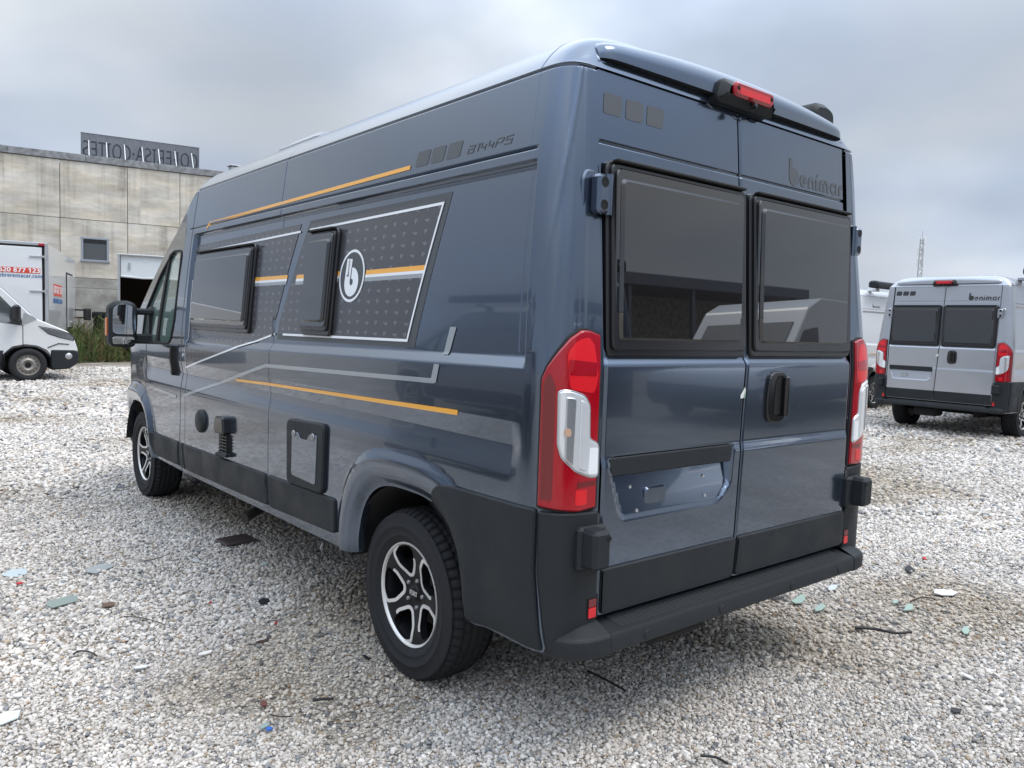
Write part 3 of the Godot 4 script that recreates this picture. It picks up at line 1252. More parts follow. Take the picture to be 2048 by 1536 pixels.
	part("lamp_reflector", MB.new().prism(rect(-0.098, 2.384, 0.098, 2.410, 0.006), T(Vector3(0, 0, -0.0228)), 0.002, 0.001), M.bright_red_lens, bl)
	for sg in [-1.0, 1.0]:
		part("lamp_screw", MB.new().lathe(pv([0.0, 0.004, 0.008, 0.002, 0.009, 0.0]), 10, T(Vector3(0.108 * sg, 2.405, -0.0225))), M.dark_gap, bl)
	part("camera_eye", MB.new().lathe(pv([0.0, 0.020, 0.010, 0.018, 0.014, 0.0]), 12, T(Vector3(0.0, 2.360, -0.036))), M.gloss_black, bl)
	part("washer_bracket", MB.new().prism(rounded(pv([-0.20, 2.345, 0.08, 2.345, 0.07, 2.328, -0.02, 2.318, -0.03, 2.328, -0.16, 2.332]), 0.008, 2), T(Vector3(0, 0, -0.108)), 0.012, 0.003), M.paint, bl)


func fairing(x: float, t: float) -> Vector3:
	var a := absf(x) / 0.775
	var side_fall := 1.0 - pow(a, 34.0)
	var top := 0.118 * (1.0 - 0.42 * pow(a, 2.2)) * (0.72 + 0.28 * side_fall)
	var an := t * PI / 2
	var y := 2.372 + top * pow(maxf(sin(an), 0.0), 0.46)
	var z := -0.30 + (0.222 - 0.008 * a * a) * pow(maxf(cos(an), 0.0), 0.34) * (0.88 + 0.12 * side_fall) - 0.012 * sin(an)
	return Vector3(x, y, z)


func build_lights(v: Node3D) -> void:
	var outline := rounded(pv([-0.084, 0.906, -0.085, 1.32, -0.068, 1.36, -0.032, 1.412, 0.004, 1.456, 0.048, 1.484, 0.084, 1.484, 0.138, 1.468, 0.141, 0.892, 0.06, 0.884]), 0.008, 2)
	var clear := rounded(pv([-0.02, 1.284, 0.016, 1.284, 0.068, 1.266, 0.088, 1.236, 0.092, 1.128, 0.129, 1.108, 0.130, 1.004, 0.104, 1.004, 0.044, 1.028, -0.004, 1.072, -0.017, 1.115]), 0.012, 3)
	for sg in [-1, 1]:
		var fn := side_l if sg < 0 else side_r
		var fl := 1.0 if sg < 0 else -1.0
		var l := sub("tail_light", v)
		part("gasket", MB.new().conform(outline, 0.03, fn, 0.006, 0.012, fl, 1.0, 0.003), M.rubber_seal, l)
		part("red_lens", MB.new().conform(grow(outline, -0.009), 0.03, fn, 0.016, 0.014, fl, 1.0, 0.006), M.red_lens, l)
		part("stop_reflector", MB.new().conform(rounded(pv([0.012, 1.29, 0.105, 1.275, 0.118, 1.325, 0.10, 1.43, 0.075, 1.455, 0.03, 1.44, 0.0, 1.40]), 0.015), 0.03, fn, 0.0168, 0.002, fl), M.bright_red_lens, l)
		part("stop_bar", MB.new().conform(rounded(pv([0.008, 1.335, 0.11, 1.330, 0.112, 1.372, 0.006, 1.382]), 0.006, 2), 0.03, fn, 0.0176, 0.001, fl), M.red_lens, l)
		part("edge_bar", MB.new().conform(rounded(pv([-0.066, 0.935, -0.030, 0.935, -0.030, 1.30, -0.050, 1.34, -0.066, 1.31]), 0.008, 2), 0.03, fn, 0.0168, 0.001, fl), M.deep_red_lens, l)
		part("fog_reflector", MB.new().conform(rounded(pv([0.045, 0.915, 0.090, 0.915, 0.090, 0.965, 0.045, 0.965]), 0.006, 2), 0.03, fn, 0.0168, 0.001, fl), M.bright_red_lens, l)
		part("fog_reflector", MB.new().conform(rounded(pv([0.05, 0.972, 0.125, 0.975, 0.125, 0.992, 0.05, 0.992]), 0.004, 2), 0.03, fn, 0.0168, 0.001, fl), M.deep_red_lens, l)
		part("indicator_rim", MB.new().conform(grow(clear, 0.005), 0.03, fn, 0.0175, 0.004, fl, 1.0, 0.002), M.reflector_metal, l)
		part("clear_lens", MB.new().conform(clear, 0.03, fn, 0.020, 0.004, fl, 1.0, 0.003), M.clear_lens, l)
		part("lens_fold", MB.new().conform(rounded(pv([0.002, 1.065, 0.030, 1.045, 0.034, 1.262, 0.000, 1.268]), 0.010, 3), 0.03, fn, 0.0235, 0.004, fl, 1.0, 0.004), M.reflector_metal, l)
		part("lens_fold", MB.new().conform(rounded(pv([0.050, 1.035, 0.080, 1.025, 0.078, 1.238, 0.058, 1.254, 0.050, 1.255]), 0.010, 3), 0.03, fn, 0.0230, 0.003, fl, 1.0, 0.003), M.clear_lens, l)
		part("reverse_lamp", MB.new().conform(rounded(pv([0.088, 1.015, 0.125, 1.012, 0.125, 1.098, 0.092, 1.10]), 0.006, 2), 0.03, fn, 0.0215, 0.002, fl), M.print_white, l)
		part("amber_bulb", MB.new().conform(rounded(pv([-0.002, 1.142, 0.018, 1.140, 0.018, 1.166, -0.002, 1.168]), 0.008), 0.02, fn, 0.0238, 0.001, fl), M.amber_bulb, l)


func build_trim(v: Node3D) -> void:
	for sg in [-1, 1]:
		var fn := side_l if sg < 0 else side_r
		var fl := 1.0 if sg < 0 else -1.0
		# side guards
		for a in [[-3.695, 0.613, -2.262, 0.648, -2.228, 0.482, -3.65, 0.440], [-2.236, 0.649, -1.448, 0.668, -1.442, 0.508, -2.206, 0.480], [-4.48, 0.60, -3.815, 0.612, -3.79, 0.445, -4.42, 0.43], [-3.795, 0.612, -3.715, 0.613, -3.670, 0.440, -3.772, 0.440]]:
			part("side_guard", MB.new().conform(rounded(pv(a), 0.022, 3), 0.06, fn, 0.012, 0.024, fl, 1.0, 0.008), M.black_plastic, v)
		# rear bumper: wing, corner, foot
		part("bumper_wing", MB.new().conform(rounded(pv([-0.081, 0.902, -0.081, 0.70, -0.048, 0.437, -0.20, 0.447, -0.452, 0.434, -0.468, 0.52, -0.505, 0.63, -0.575, 0.735, -0.668, 0.806, -0.63, 0.866, -0.595, 0.888, -0.53, 0.896]), 0.012, 2), 0.05, fn, 0.012, 0.05, fl, 1.0, 0.007), M.black_plastic, v)
		part("bumper_corner", MB.new().conform(rounded(pv([-0.074, 0.898, 0.146, 0.886, 0.150, 0.52, 0.150, 0.44, 0.08, 0.43, -0.036, 0.437, -0.072, 0.70]), 0.012, 2), 0.04, fn, 0.014, 0.05, fl, 1.0, 0.007), M.black_plastic, v)
		part("bumper_foot", MB.new().sheet(line(0.0, 7.0, 0.25), PackedFloat32Array([0.0, 1.0, 1.3, 1.6, 2.0, 3.0, 3.4, 3.8, 4.8]), func(u, w): return foot_at(u, w, sg), 1.0), M.black_plastic, v)
		part("reflector_frame", MB.new().conform(rect(0.112, 0.527, 0.147, 0.598, 0.004, 2), 0.03, fn, 0.0165, 0.004, fl), M.dark_gap, v)
		part("reflector", MB.new().conform(rect(0.116, 0.531, 0.144, 0.565, 0.003, 2), 0.03, fn, 0.0185, 0.003, fl), M.bright_red_lens, v)
		part("reflector", MB.new().conform(rect(0.116, 0.568, 0.144, 0.594, 0.003, 2), 0.03, fn, 0.0185, 0.003, fl), M.deep_red_lens, v)
		# hinges
		var s1 := float(sg)
		var hc := sub("lower_hinge", v)
		part("hinge_cover", MB.new().box(T(Vector3(s1 * 0.862, 0.778, 0.040)), Vector3(0.078, 0.128, 0.095), 0.012), M.black_plastic, hc)
		part("hinge_back", MB.new().box(T(Vector3(s1 * 0.85, 0.772, 0.012)), Vector3(0.125, 0.145, 0.035), 0.010), M.black_plastic, hc)
		part("hinge_pin", MB.new().lathe(pv([0.0, 0.001, 0.009, 0.001, 0.009, 0.0]), 14, T(Vector3(s1 * 0.838, 0.815, 0.088))), M.dark_gap, hc)
		var hu := sub("upper_hinge", v)
		var zh := zr(1.91)
		part("hinge_pad", MB.new().prism(rounded(pv([-0.045, -0.078, 0.02, -0.078, 0.02, 0.078, -0.030, 0.078, -0.046, 0.05]), 0.02, 4), T(Vector3(s1 * 0.835, 1.915, zh - 0.012), Basis(Vector3(-s1, 0, 0), Vector3.UP, Vector3(0, 0, -s1)) if false else Basis(Vector3.RIGHT * -s1, Vector3.UP, Vector3.BACK)), 0.014, 0.006), M.paint, hu)
		part("hinge_leaf", MB.new().box(T(Vector3(s1 * 0.822, 1.915, zh + 0.022)), Vector3(0.052, 0.124, 0.045), 0.010), M.paint, hu)
		part("hinge_knuckle", MB.new().tube([Vector3(s1 * 0.790, 1.85, zh + 0.030), Vector3(s1 * 0.790, 1.98, zh + 0.030)], 0.014, 12), M.paint, hu)
		for dy in [-0.036, 0.036]:
			part("hinge_hole", MB.new().lathe(pv([0.0, 0.0006, 0.015, 0.0006, 0.016, 0.0009, 0.017, 0.0]), 16, T(Vector3(s1 * 0.822, 1.915 + dy, zh + 0.0447))), M.dark_gap, hu)
	# the step bumper
	var st := sub("rear_step", v)
	part("step_bar", MB.new().prism(pv([0.0, 0.424, 0.066, 0.420, 0.0765, 0.430, 0.0765, 0.474, 0.068, 0.487, -0.06, 0.514, -0.06, 0.44]), Transform3D(Basis(Vector3.BACK, Vector3.UP, Vector3.LEFT), Vector3(0.795, 0, 0)), 1.59, 0.004, true), M.black_plastic, st)
	for k in 7:
		var z := -0.012 + 0.0098 * k
		part("tread_ridge", MB.new().box(T(Vector3(0.0, 0.5058 - (z + 0.02) * 0.211, z), Basis(Vector3.RIGHT, 0.208)), Vector3(1.46, 0.008, 0.0048), 0.002), M.step_plastic, st)
	for x in [-0.62, -0.2, 0.28, 0.66]:
		part("parking_sensor", MB.new().lathe(pv([0.0, 0.003, 0.012, 0.003, 0.014, 0.001, 0.016, 0.0]), 18, T(Vector3(x, 0.452, 0.0775))), M.black_plastic, st)


func foot_at(u: float, w: float, sg: int) -> Vector3:   # the step bar's section carried round the corner until it sinks into the bumper
	var xs := [-0.797, -0.85, -0.893, -0.928, -0.955, -0.972, -0.982, -0.986]
	var zs := [0.0765, 0.0745, 0.0660, 0.0480, 0.0200, -0.012, -0.042, -0.070]
	var i := mini(int(u), 6)
	var a := Vector2(xs[i], zs[i])
	var b := Vector2(xs[i + 1], zs[i + 1])
	var p := a.lerp(b, u - i)
	var i0 := maxi(i - 1, 0)
	var i2 := mini(i + 2, 7)
	var ta := (b - Vector2(xs[i0], zs[i0])).normalized()
	var tb := (Vector2(xs[i2], zs[i2]) - a).normalized()
	var t := ta.lerp(tb, u - i).normalized()
	var inward := Vector2(-t.y, t.x)
	if inward.dot(Vector2(-0.7, -0.1) - p) < 0.0:
		inward = -inward
	var j := int(w)
	var d := [0.075, 0.0100, 0.0, 0.0, 0.0120, 0.075]
	var h := [0.516, 0.4880, 0.474, 0.428, 0.4150, 0.410]
	var f := w - j
	var dd := lerpf(d[j], d[mini(j + 1, 5)], f)
	var hh := lerpf(h[j], h[mini(j + 1, 5)], f)
	var q := p + inward * dd
	return Vector3(q.x * (1.0 if sg < 0 else -1.0), hh, q.y)


func build_side_fittings(v: Node3D) -> void:
	# left side windows
	var xf := win_plane(half(1.40) - 0.022, 1.40, half(1.90) - 0.022, 1.90, -1.0)
	hung_window(v, xf, Vector2(-3.575, -0.010), Vector2(-2.568, 0.497), xf.translated_local(Vector3(0, 0, 0.034)), Vector2(-3.551, 0.030), Vector2(-2.592, 0.477))
	hung_window(v, xf, Vector2(-1.880, 0.005), Vector2(-1.560, 0.512), xf.translated_local(Vector3(0, 0, 0.034)), Vector2(-1.856, 0.045), Vector2(-1.584, 0.492))
	# water cap, vent with its grille, service hatch
	var y0 := 0.81
	part("filler_cap", MB.new().lathe(pv([0.0, 0.026, 0.062, 0.024, 0.072, 0.016, 0.076, 0.0]), 28, Transform3D(Basis(Vector3.BACK, Vector3.UP, Vector3.LEFT), side(-3.335, y0))), M.black_plastic, v)
	var vn := sub("heater_vent", v)
	part("vent_hood", MB.new().conform(rounded(pv([-2.985, 0.782, -2.815, 0.790, -2.83, 0.893, -2.975, 0.885]), 0.02), 0.04, side_l, 0.045, 0.05, 1.0, 1.0, 0.012), M.gloss_black, vn)
	part("vent_well", MB.new().conform(rounded(pv([-2.985, 0.655, -2.80, 0.672, -2.81, 0.790, -2.975, 0.782]), 0.02), 0.04, side_l, 0.004, 0.006), M.dark_gap, vn)
	for k in 6:
		var y := 0.672 + 0.019 * k
		part("vent_bar", MB.new().tube([side(-2.965, y) + Vector3(-0.02, 0, 0), side(-2.82, y + 0.006) + Vector3(-0.02, 0, 0)], 0.0035, 6), M.gloss_black, vn)
	for s in [-2.955, -2.90, -2.835]:
		part("vent_bar", MB.new().tube([side(s, 0.665) + Vector3(-0.016, 0, 0), side(s, 0.785) + Vector3(-0.016, 0, 0)], 0.003, 6), M.gloss_black, vn)
	part("vent_sill", MB.new().conform(rounded(pv([-2.985, 0.640, -2.80, 0.655, -2.80, 0.678, -2.985, 0.664]), 0.008), 0.04, side_l, 0.034, 0.04, 1.0, 1.0, 0.006), M.black_plastic, vn)
	var ht := sub("service_hatch", v)
	part("hatch_frame", MB.new().conform(rounded(pv([-1.965, 0.655, -1.560, 0.667, -1.547, 1.000, -1.972, 0.982]), 0.04, 5), 0.05, side_l, 0.020, 0.03, 1.0, 1.0, 0.010), M.black_plastic, ht)
	part("hatch_panel", MB.new().conform(rounded(pv([-1.895, 0.708, -1.622, 0.702, -1.607, 0.940, -1.700, 0.936, -1.715, 0.905, -1.80, 0.903, -1.815, 0.930, -1.890, 0.926]), 0.02, 3), 0.05, func(q): return Vector3(-1.02, q.y, q.x), 0.0235, 0.004, 1.0, 1.0, 0.002), M.paint, ht)
	for q in [Vector2(-1.868, 0.918), Vector2(-1.652, 0.928)]:
		part("hatch_lock", MB.new().lathe(pv([0.0, 0.006, 0.010, 0.006, 0.016, 0.004, 0.018, 0.0]), 18, Transform3D(Basis(Vector3.BACK, Vector3.UP, Vector3.LEFT), Vector3(-1.044, q.y, q.x))), M.bolt, ht)
	# cab doors: glass, divider, handle; wing mirrors
	for sg in [-1, 1]:
		var fn := side_l if sg < 0 else side_r
		var fl := 1.0 if sg < 0 else -1.0
		var s1 := float(sg)
		var cd := sub("cab_door", v)
		part("door_glass", MB.new().conform(grow(win_door, 0.008), 0.08, fn, -0.012, 0.0, fl), M.cab_glass, cd)
		part("window_divider", MB.new().conform(pv([-4.40, 1.27, -4.34, 1.27, -4.24, 1.93, -4.285, 1.91]), 0.06, fn, 0.002, 0.02, fl), M.rubber_seal, cd)
		var rim := stroke(PackedVector2Array(Array(win_door) + [win_door[0]]), 0.016)
		part("window_seal", MB.new().conform(grow(win_door, 0.016), 0.05, fn, -0.016, 0.0, fl) if false else ring(win_door, 0.016, fn, fl), M.rubber_seal, cd)
		var h := sub("door_handle", cd)
		part("handle_well", MB.new().conform(rounded(pv([-4.03, 1.075, -3.945, 1.075, -3.925, 1.265, -4.01, 1.265]), 0.03), 0.04, fn, 0.004, 0.006, fl), M.dark_gap, h)
		part("handle_bar", MB.new().conform(rounded(pv([-3.965, 1.06, -3.935, 1.06, -3.915, 1.272, -4.01, 1.276, -4.01, 1.250, -3.945, 1.246]), 0.008, 2), 0.04, fn, 0.030, 0.035, fl, 1.0, 0.006), M.gloss_black, h)
		part("side_rivet", MB.new().lathe(pv([0.0, 0.004, 0.012, 0.002, 0.013, 0.0]), 14, Transform3D(Basis(Vector3.BACK * -s1, Vector3.UP, Vector3.RIGHT * s1), fn.call(Vector2(-3.735, 1.213)))), M.reflector_metal, cd)
		var mr := sub("wing_mirror", v)
		var c := Vector3(1.208 * s1, 1.402, -4.56)
		var shell := rounded(pv([-0.100, -0.165, 0.085, -0.172, 0.100, 0.06, 0.090, 0.150, 0.035, 0.176, -0.055, 0.172, -0.098, 0.13]) if sg < 0 else pv([0.100, -0.165, -0.085, -0.172, -0.100, 0.06, -0.090, 0.150, -0.035, 0.176, 0.055, 0.172, 0.098, 0.13]), 0.05, 5)
		part("mirror_shell", MB.new().prism(shell, T(c + Vector3(0, 0, -0.08)), 0.13, 0.022, true), M.black_plastic, mr)
		part("mirror_glass", MB.new().prism(rounded(pv([-0.078, -0.070, 0.078, -0.076, 0.080, 0.06, 0.068, 0.132, 0.02, 0.150, -0.04, 0.148, -0.074, 0.11]) if sg < 0 else pv([0.078, -0.070, -0.078, -0.076, -0.080, 0.06, -0.068, 0.132, -0.02, 0.150, 0.04, 0.148, 0.074, 0.11]), 0.035, 5), T(c + Vector3(0, 0, 0.046)), 0.006, 0.001), M.mirror_glass, mr)
		part("blind_spot_glass", MB.new().prism(rect(-0.078, -0.146, 0.072, -0.090, 0.022, 5), T(c + Vector3(0, 0, 0.046)), 0.007, 0.002), M.mirror_glass, mr)
		part("mirror_arm", MB.new().box(T(Vector3(1.045 * s1, 1.50, -4.60), Basis(Vector3.UP, 0.2 * s1)), Vector3(0.17, 0.05, 0.07), 0.014).box(T(Vector3(1.045 * s1, 1.295, -4.60), Basis(Vector3.UP, 0.2 * s1)), Vector3(0.17, 0.075, 0.08), 0.014).box(T(Vector3(0.985 * s1, 1.38, -4.62)), Vector3(0.06, 0.32, 0.10), 0.02), M.black_plastic, mr)
		part("mirror_indicator", MB.new().box(T(c + Vector3(0.100 * s1, -0.02, -0.03)), Vector3(0.014, 0.13, 0.05), 0.004), M.orange_lens, mr)
	# roof: awning on the right edge, roof lights
	var aw := sub("awning", v)
	var ap := rounded(pv([-0.10, -0.05, 0.085, -0.085, 0.098, -0.02, 0.088, 0.050, 0.03, 0.075, -0.07, 0.068, -0.10, 0.03]), 0.03, 4)
	part("awning_case", MB.new().prism(ap, Transform3D(Basis(Vector3.RIGHT, Vector3.UP, Vector3.BACK), Vector3(1.06, 2.562, -3.95)), 3.50, 0.004), M.black_plastic, aw)
	part("awning_end", MB.new().prism(grow(ap, 0.006), Transform3D(Basis(Vector3.RIGHT, Vector3.UP, Vector3.BACK), Vector3(1.06, 2.562, -0.45)), 0.10, 0.025), M.black_plastic, aw)
	for z in [-0.7, -2.0, -3.4]:
		part("awning_bracket", MB.new().box(T(Vector3(0.90, 2.462, z)), Vector3(0.20, 0.06, 0.14), 0.012), M.paint, aw)
	for a in [[-1.05, 0.15, 0.36], [-2.62, -0.42, 0.30]]:
		var rl := sub("roof_light", v)
		part("roof_light_frame", MB.new().prism(rect(-a[2], -a[2], a[2], a[2], 0.06), Transform3D(Basis(Vector3.RIGHT, Vector3.FORWARD, Vector3.UP), Vector3(a[1], 2.46, a[0])), 0.05, 0.012), M.print_grey, rl)
		part("roof_light_dome", MB.new().prism(rect(-a[2] + 0.03, -a[2] + 0.03, a[2] - 0.03, a[2] - 0.03, 0.08), Transform3D(Basis(Vector3.RIGHT, Vector3.FORWARD, Vector3.UP), Vector3(a[1], 2.508, a[0])), 0.030, 0.024), M.print_grey, rl)


func ring(poly: PackedVector2Array, w: float, fn: Callable, fl: float) -> MB:   # a rubber bead round an opening
	var mb := MB.new()
	var path := []
	for k in poly.size() + 1:
		var q := poly[k % poly.size()]
		path.append(fn.call(q) + mb.nor(q, fn, fl) * 0.001)
	return mb.tube(path, w * 0.5, 6)


# ------------------------------------------------------------------ wheels
func build_wheel(v: Node3D, at: Vector3, sg: float, seed_turn: float) -> void:
	var w := sub("wheel", v)
	w.position = at
	w.basis = Basis(Vector3(0, 0, -sg), Vector3.UP, Vector3(sg, 0, 0)) if sg > 0 else Basis(Vector3(0, 0, 1), Vector3.UP, Vector3(-1, 0, 0))
	if wheel_meshes.is_empty():
		make_wheel_meshes()
	for m in wheel_meshes:
		var o := part(m[0], m[1], M[m[2]], w)
		if m[0] != "tyre":
			o.rotation.z = seed_turn


var wheel_meshes := []


func make_wheel_meshes() -> void:
	var I := Transform3D.IDENTITY
	var tread := MB.new()
	var th := PackedFloat32Array()
	for k in 56:
		for f in [0.0, 0.125, 0.14, 0.5, 0.595, 0.61]:
			th.append(TAU * (k + f) / 56.0)
	th.append(TAU)
	var zs := PackedFloat32Array([-0.108, -0.104, -0.094, -0.082, -0.070, -0.060, -0.056, -0.050, -0.046, -0.024, -0.020, -0.014, -0.010, 0.010, 0.014, 0.020, 0.024, 0.046, 0.050, 0.056, 0.060, 0.070, 0.082, 0.094, 0.104, 0.108])
	tread.sheet(th, zs, func(a, z):
		var az := absf(z)
		var r := 0.357 - 0.5 * maxf(0.0, az - 0.055) * maxf(0.0, az - 0.055) / 0.05 - 0.010 * ss(0.092, 0.108, az)
		if (az > 0.049 and az < 0.057) or (az > 0.013 and az < 0.021):
			r -= 0.008
		var f := fposmod(a / TAU * 56.0 + 1e-4, 1.0)
		if az > 0.057 and f < 0.13:
			r -= 0.011
		elif az <= 0.057 and az > 0.021 and f > 0.5 and f < 0.6:
			r -= 0.005
		return Vector3(r * cos(a), r * sin(a), z), -1.0)
	tread.lathe(pv([0.340, 0.107, 0.334, 0.1115, 0.330, 0.1105, 0.312, 0.1165, 0.290, 0.1185, 0.2885, 0.1200, 0.285, 0.1200, 0.2835, 0.1185, 0.268, 0.1160, 0.252, 0.1110, 0.2505, 0.1120, 0.248, 0.1120, 0.2465, 0.1105, 0.236, 0.1060, 0.226, 0.1005, 0.219, 0.0940]), 72, I, 0.3)
	tread.lathe(pv([0.219, -0.094, 0.236, -0.106, 0.268, -0.116, 0.290, -0.1185, 0.312, -0.1165, 0.340, -0.107]), 48, I, 0.3)
	wheel_meshes.append(["tyre", tread.mesh(), "tyre_rubber"])
	wheel_meshes.append(["rim_lip", MB.new().lathe(pv([0.2185, 0.094, 0.2165, 0.0990, 0.2125, 0.0985, 0.2095, 0.0945, 0.2060, 0.088]), 72, I, 0.5).mesh(), "rim_silver"])
	wheel_meshes.append(["rim_barrel", MB.new().lathe(pv([0.2075, 0.088, 0.200, 0.070, 0.194, 0.03, 0.188, -0.09, 0.02, -0.09]), 64, I).mesh(), "rim_black"])
	wheel_meshes.append(["brake_disc", MB.new().lathe(pv([0.145, -0.035, 0.145, -0.015, 0.07, -0.015]), 48, I).box(T(Vector3(0.09, 0.09, 0.0)), Vector3(0.11, 0.11, 0.06), 0.012).mesh(), "brake_iron"])
	var hole := rounded(pv([0.083, -0.010, 0.083, 0.010, 0.128, 0.056, 0.176, 0.072, 0.199, 0.040, 0.203, 0.0, 0.199, -0.040, 0.176, -0.072, 0.128, -0.056]), 0.009, 3)
	var hd := func(a: float, r: float) -> float:
		var b := fposmod(a - deg_to_rad(36.0) + PI / 5.0, TAU / 5.0) - PI / 5.0
		return poly_sd(hole, Vector2(r * cos(b), r * sin(b)))
	var dish := func(r: float) -> float: return 0.062 + 0.026 * ss(0.05, 0.2, r) - 0.004 * ss(0.07, 0.05, r)
	var ths := line(0.0, TAU, TAU / 180.0)
	var rs := line(0.040, 0.2085, 0.0052)
	wheel_meshes.append(["spokes", MB.new().sheet(rs, ths, func(r, a): return Vector3(r * cos(a), r * sin(a), dish.call(r)), 1.0, func(r, a): return hd.call(a, r), Vector3(0, 0, -0.032)).mesh(), "rim_black"])
	var strip := func(r: float, a: float) -> float:
		var d: float = hd.call(a, r)
		var b := fposmod(a - deg_to_rad(36.0) + PI / 5.0, TAU / 5.0) - PI / 5.0
		var rad := r * cos(b)
		return minf(minf(d - 0.0004, 0.0150 - d), 0.186 - rad + 0.10 * b)
	wheel_meshes.append(["spoke_trim", MB.new().sheet(line(0.06, 0.2085, 0.003), line(0.0, TAU, TAU / 360.0), func(r, a): return Vector3(r * cos(a), r * sin(a), dish.call(r) + 0.002), 1.0, strip, Vector3(0, 0, -0.002)).mesh(), "rim_silver"])
	wheel_meshes.append(["hub_cap", MB.new().lathe(pv([0.0, 0.070, 0.026, 0.069, 0.031, 0.066, 0.034, 0.060, 0.044, 0.060, 0.046, 0.052]), 36, I, 0.6).mesh(), "rim_black"])
	for k in 5:
		var a := deg_to_rad(72.0 * k + 0.0)
		wheel_meshes.append(["wheel_bolt" if k == 0 else "wheel_bolt_%03d" % k, MB.new().lathe(pv([0.0, 0.012, 0.0075, 0.012, 0.009, 0.010, 0.0095, 0.0]), 6, T(Vector3(0.059 * cos(a), 0.059 * sin(a), 0.058))).mesh(), "bolt"])
	var tm := flat_text("FIAT", 0.020, 0.0006, true)
	wheel_meshes.append(["hub_lettering", moved(tm, T(Vector3(0, 0, 0.0706))), "rim_silver"])


func flat_text(s: String, h: float, d: float, bold := false, font := "Droid Sans") -> Mesh:
	var f := SystemFont.new()
	f.font_names = PackedStringArray([font])
	if bold:
		f.font_weight = 700
	var t := TextMesh.new()
	t.text = s
	t.font = f
	t.font_size = 64
	t.pixel_size = h / 46.0
	t.depth = d
	t.curve_step = 1.0
	return t


func moved(m: Mesh, xf: Transform3D) -> ArrayMesh:
	var st := SurfaceTool.new()
	st.append_from(m, 0, xf)
	return st.commit()


# ------------------------------------------------------------------ lettering drawn with strokes
func word_benimar() -> Array:   # unit: x-height 1
	var w := 0.34
	var out := []
	var b := pv([0.24, 2.05, 0.24, 0.62])
	b.append_array(arc(Vector2(0.72, 0.62), 0.48, 180, 478, 22))
	out.append_array(stroke(b, 0.46))
	var x := 1.62
	var e := pv([x + 0.50, 0.52, x + 0.86, 0.52])
	e = pv([x + 0.46, 0.50])
	e.append_array(arc(Vector2(x + 0.46, 0.50), 0.37, 0, 305, 16))
	out.append_array(stroke(e, w * 0.86))
	x += 1.16
	out.append_array(stroke_n(x, w))
	x += 1.15
	out.append_array(stroke(pv([x + 0.17, 0.0, x + 0.17, 0.92]), w))
	out.append(pv([x + 0.02, 1.08, x + 0.30, 1.08, x + 0.34, 1.42]))
	x += 0.55
	var m := pv([x + 0.17, 0.0, x + 0.17, 0.55])
	m.append_array(arc(Vector2(x + 0.46, 0.55), 0.29, 180, 0, 8))
	m.append(Vector2(x + 0.75, 0.0))
	out.append_array(stroke(m, w))
	var m2 := arc(Vector2(x + 1.05, 0.55), 0.29, 118, 0, 8)
	m2.append(Vector2(x + 1.34, 0.0))
	out.append_array(stroke(m2, w))
	x += 1.75
	out.append_array(stroke(arc(Vector2(x + 0.48, 0.48), 0.36, 52, 308, 14), w * 0.9))
	out.append_array(stroke(pv([x + 0.92, 0.0, x + 0.92, 0.95]), w * 0.86))
	x += 1.32
	var r := pv([x + 0.17, 0.0, x + 0.17, 0.50])
	r.append_array(arc(Vector2(x + 0.50, 0.50), 0.33, 180, 70, 8))
	out.append_array(stroke(r, w))
	var sheared := []
	for g in out:
		if not Geometry2D.is_polygon_clockwise(g):
			sheared.append(put(g, Vector2.ZERO, 1.0, 0.06))
	return sheared


func stroke_n(x: float, w: float) -> Array:
	var n := pv([x + 0.17, 0.0, x + 0.17, 0.50])
	n.append_array(arc(Vector2(x + 0.49, 0.52), 0.32, 180, 0, 10))
	n.append(Vector2(x + 0.81, 0.0))
	return stroke(n, w)


func word_model() -> Array:   # the squared model letters, unit height 1
	var w := 0.15
	var out := []
	var x := 0.0
	for ch in "B144PS":
		var paths := []
		var adv := 1.35
		match ch:
			"B":
				paths = [pv([0.0, 0.93, 0.92, 0.93, 1.0, 0.75, 0.86, 0.54, 0.25, 0.54]), pv([0.80, 0.40, 0.98, 0.30, 0.92, 0.07, 0.07, 0.07, 0.07, 0.62])]
			"1":
				paths = [pv([0.0, 0.93, 0.30, 0.93, 0.30, 0.0])]
				adv = 0.62
			"4":
				paths = [pv([0.07, 1.0, 0.07, 0.42, 0.60, 0.42]), pv([0.76, 0.72, 0.76, 0.0])]
				adv = 1.15
			"P":
				paths = [pv([0.07, 0.0, 0.07, 0.75]), pv([0.0, 0.93, 0.95, 0.93, 1.02, 0.68, 0.92, 0.45, 0.25, 0.45])]
			"S":
				paths = [pv([1.05, 0.93, 0.08, 0.93, 0.08, 0.54, 0.98, 0.54, 0.98, 0.07, 0.0, 0.07])]
		for q in paths:
			for g in stroke(q, w):
				if not Geometry2D.is_polygon_clockwise(g):
					var o := PackedVector2Array()
					for c in g:
						o.append(Vector2(x + c.x + 0.28 * c.y, c.y))
					out.append(o)
		x += adv
	return out


# ------------------------------------------------------------------ prints on the left side
func decal(nm: String, poly: PackedVector2Array, m: Material, v: Node, off := 0.0012, cell := 0.06, uvs := 1.0) -> void:
	part(nm, MB.new().conform(poly, cell, side_l, off, 0.0, 1.0, uvs), m, v)


func strip(nm: String, pts: Array, w: float, m: Material, v: Node, off := 0.0024) -> void:
	var mb := MB.new()
	for g in stroke(pv(pts), w):
		mb.conform(g, 0.06, side_l, off)
	part(nm, mb, m, v)


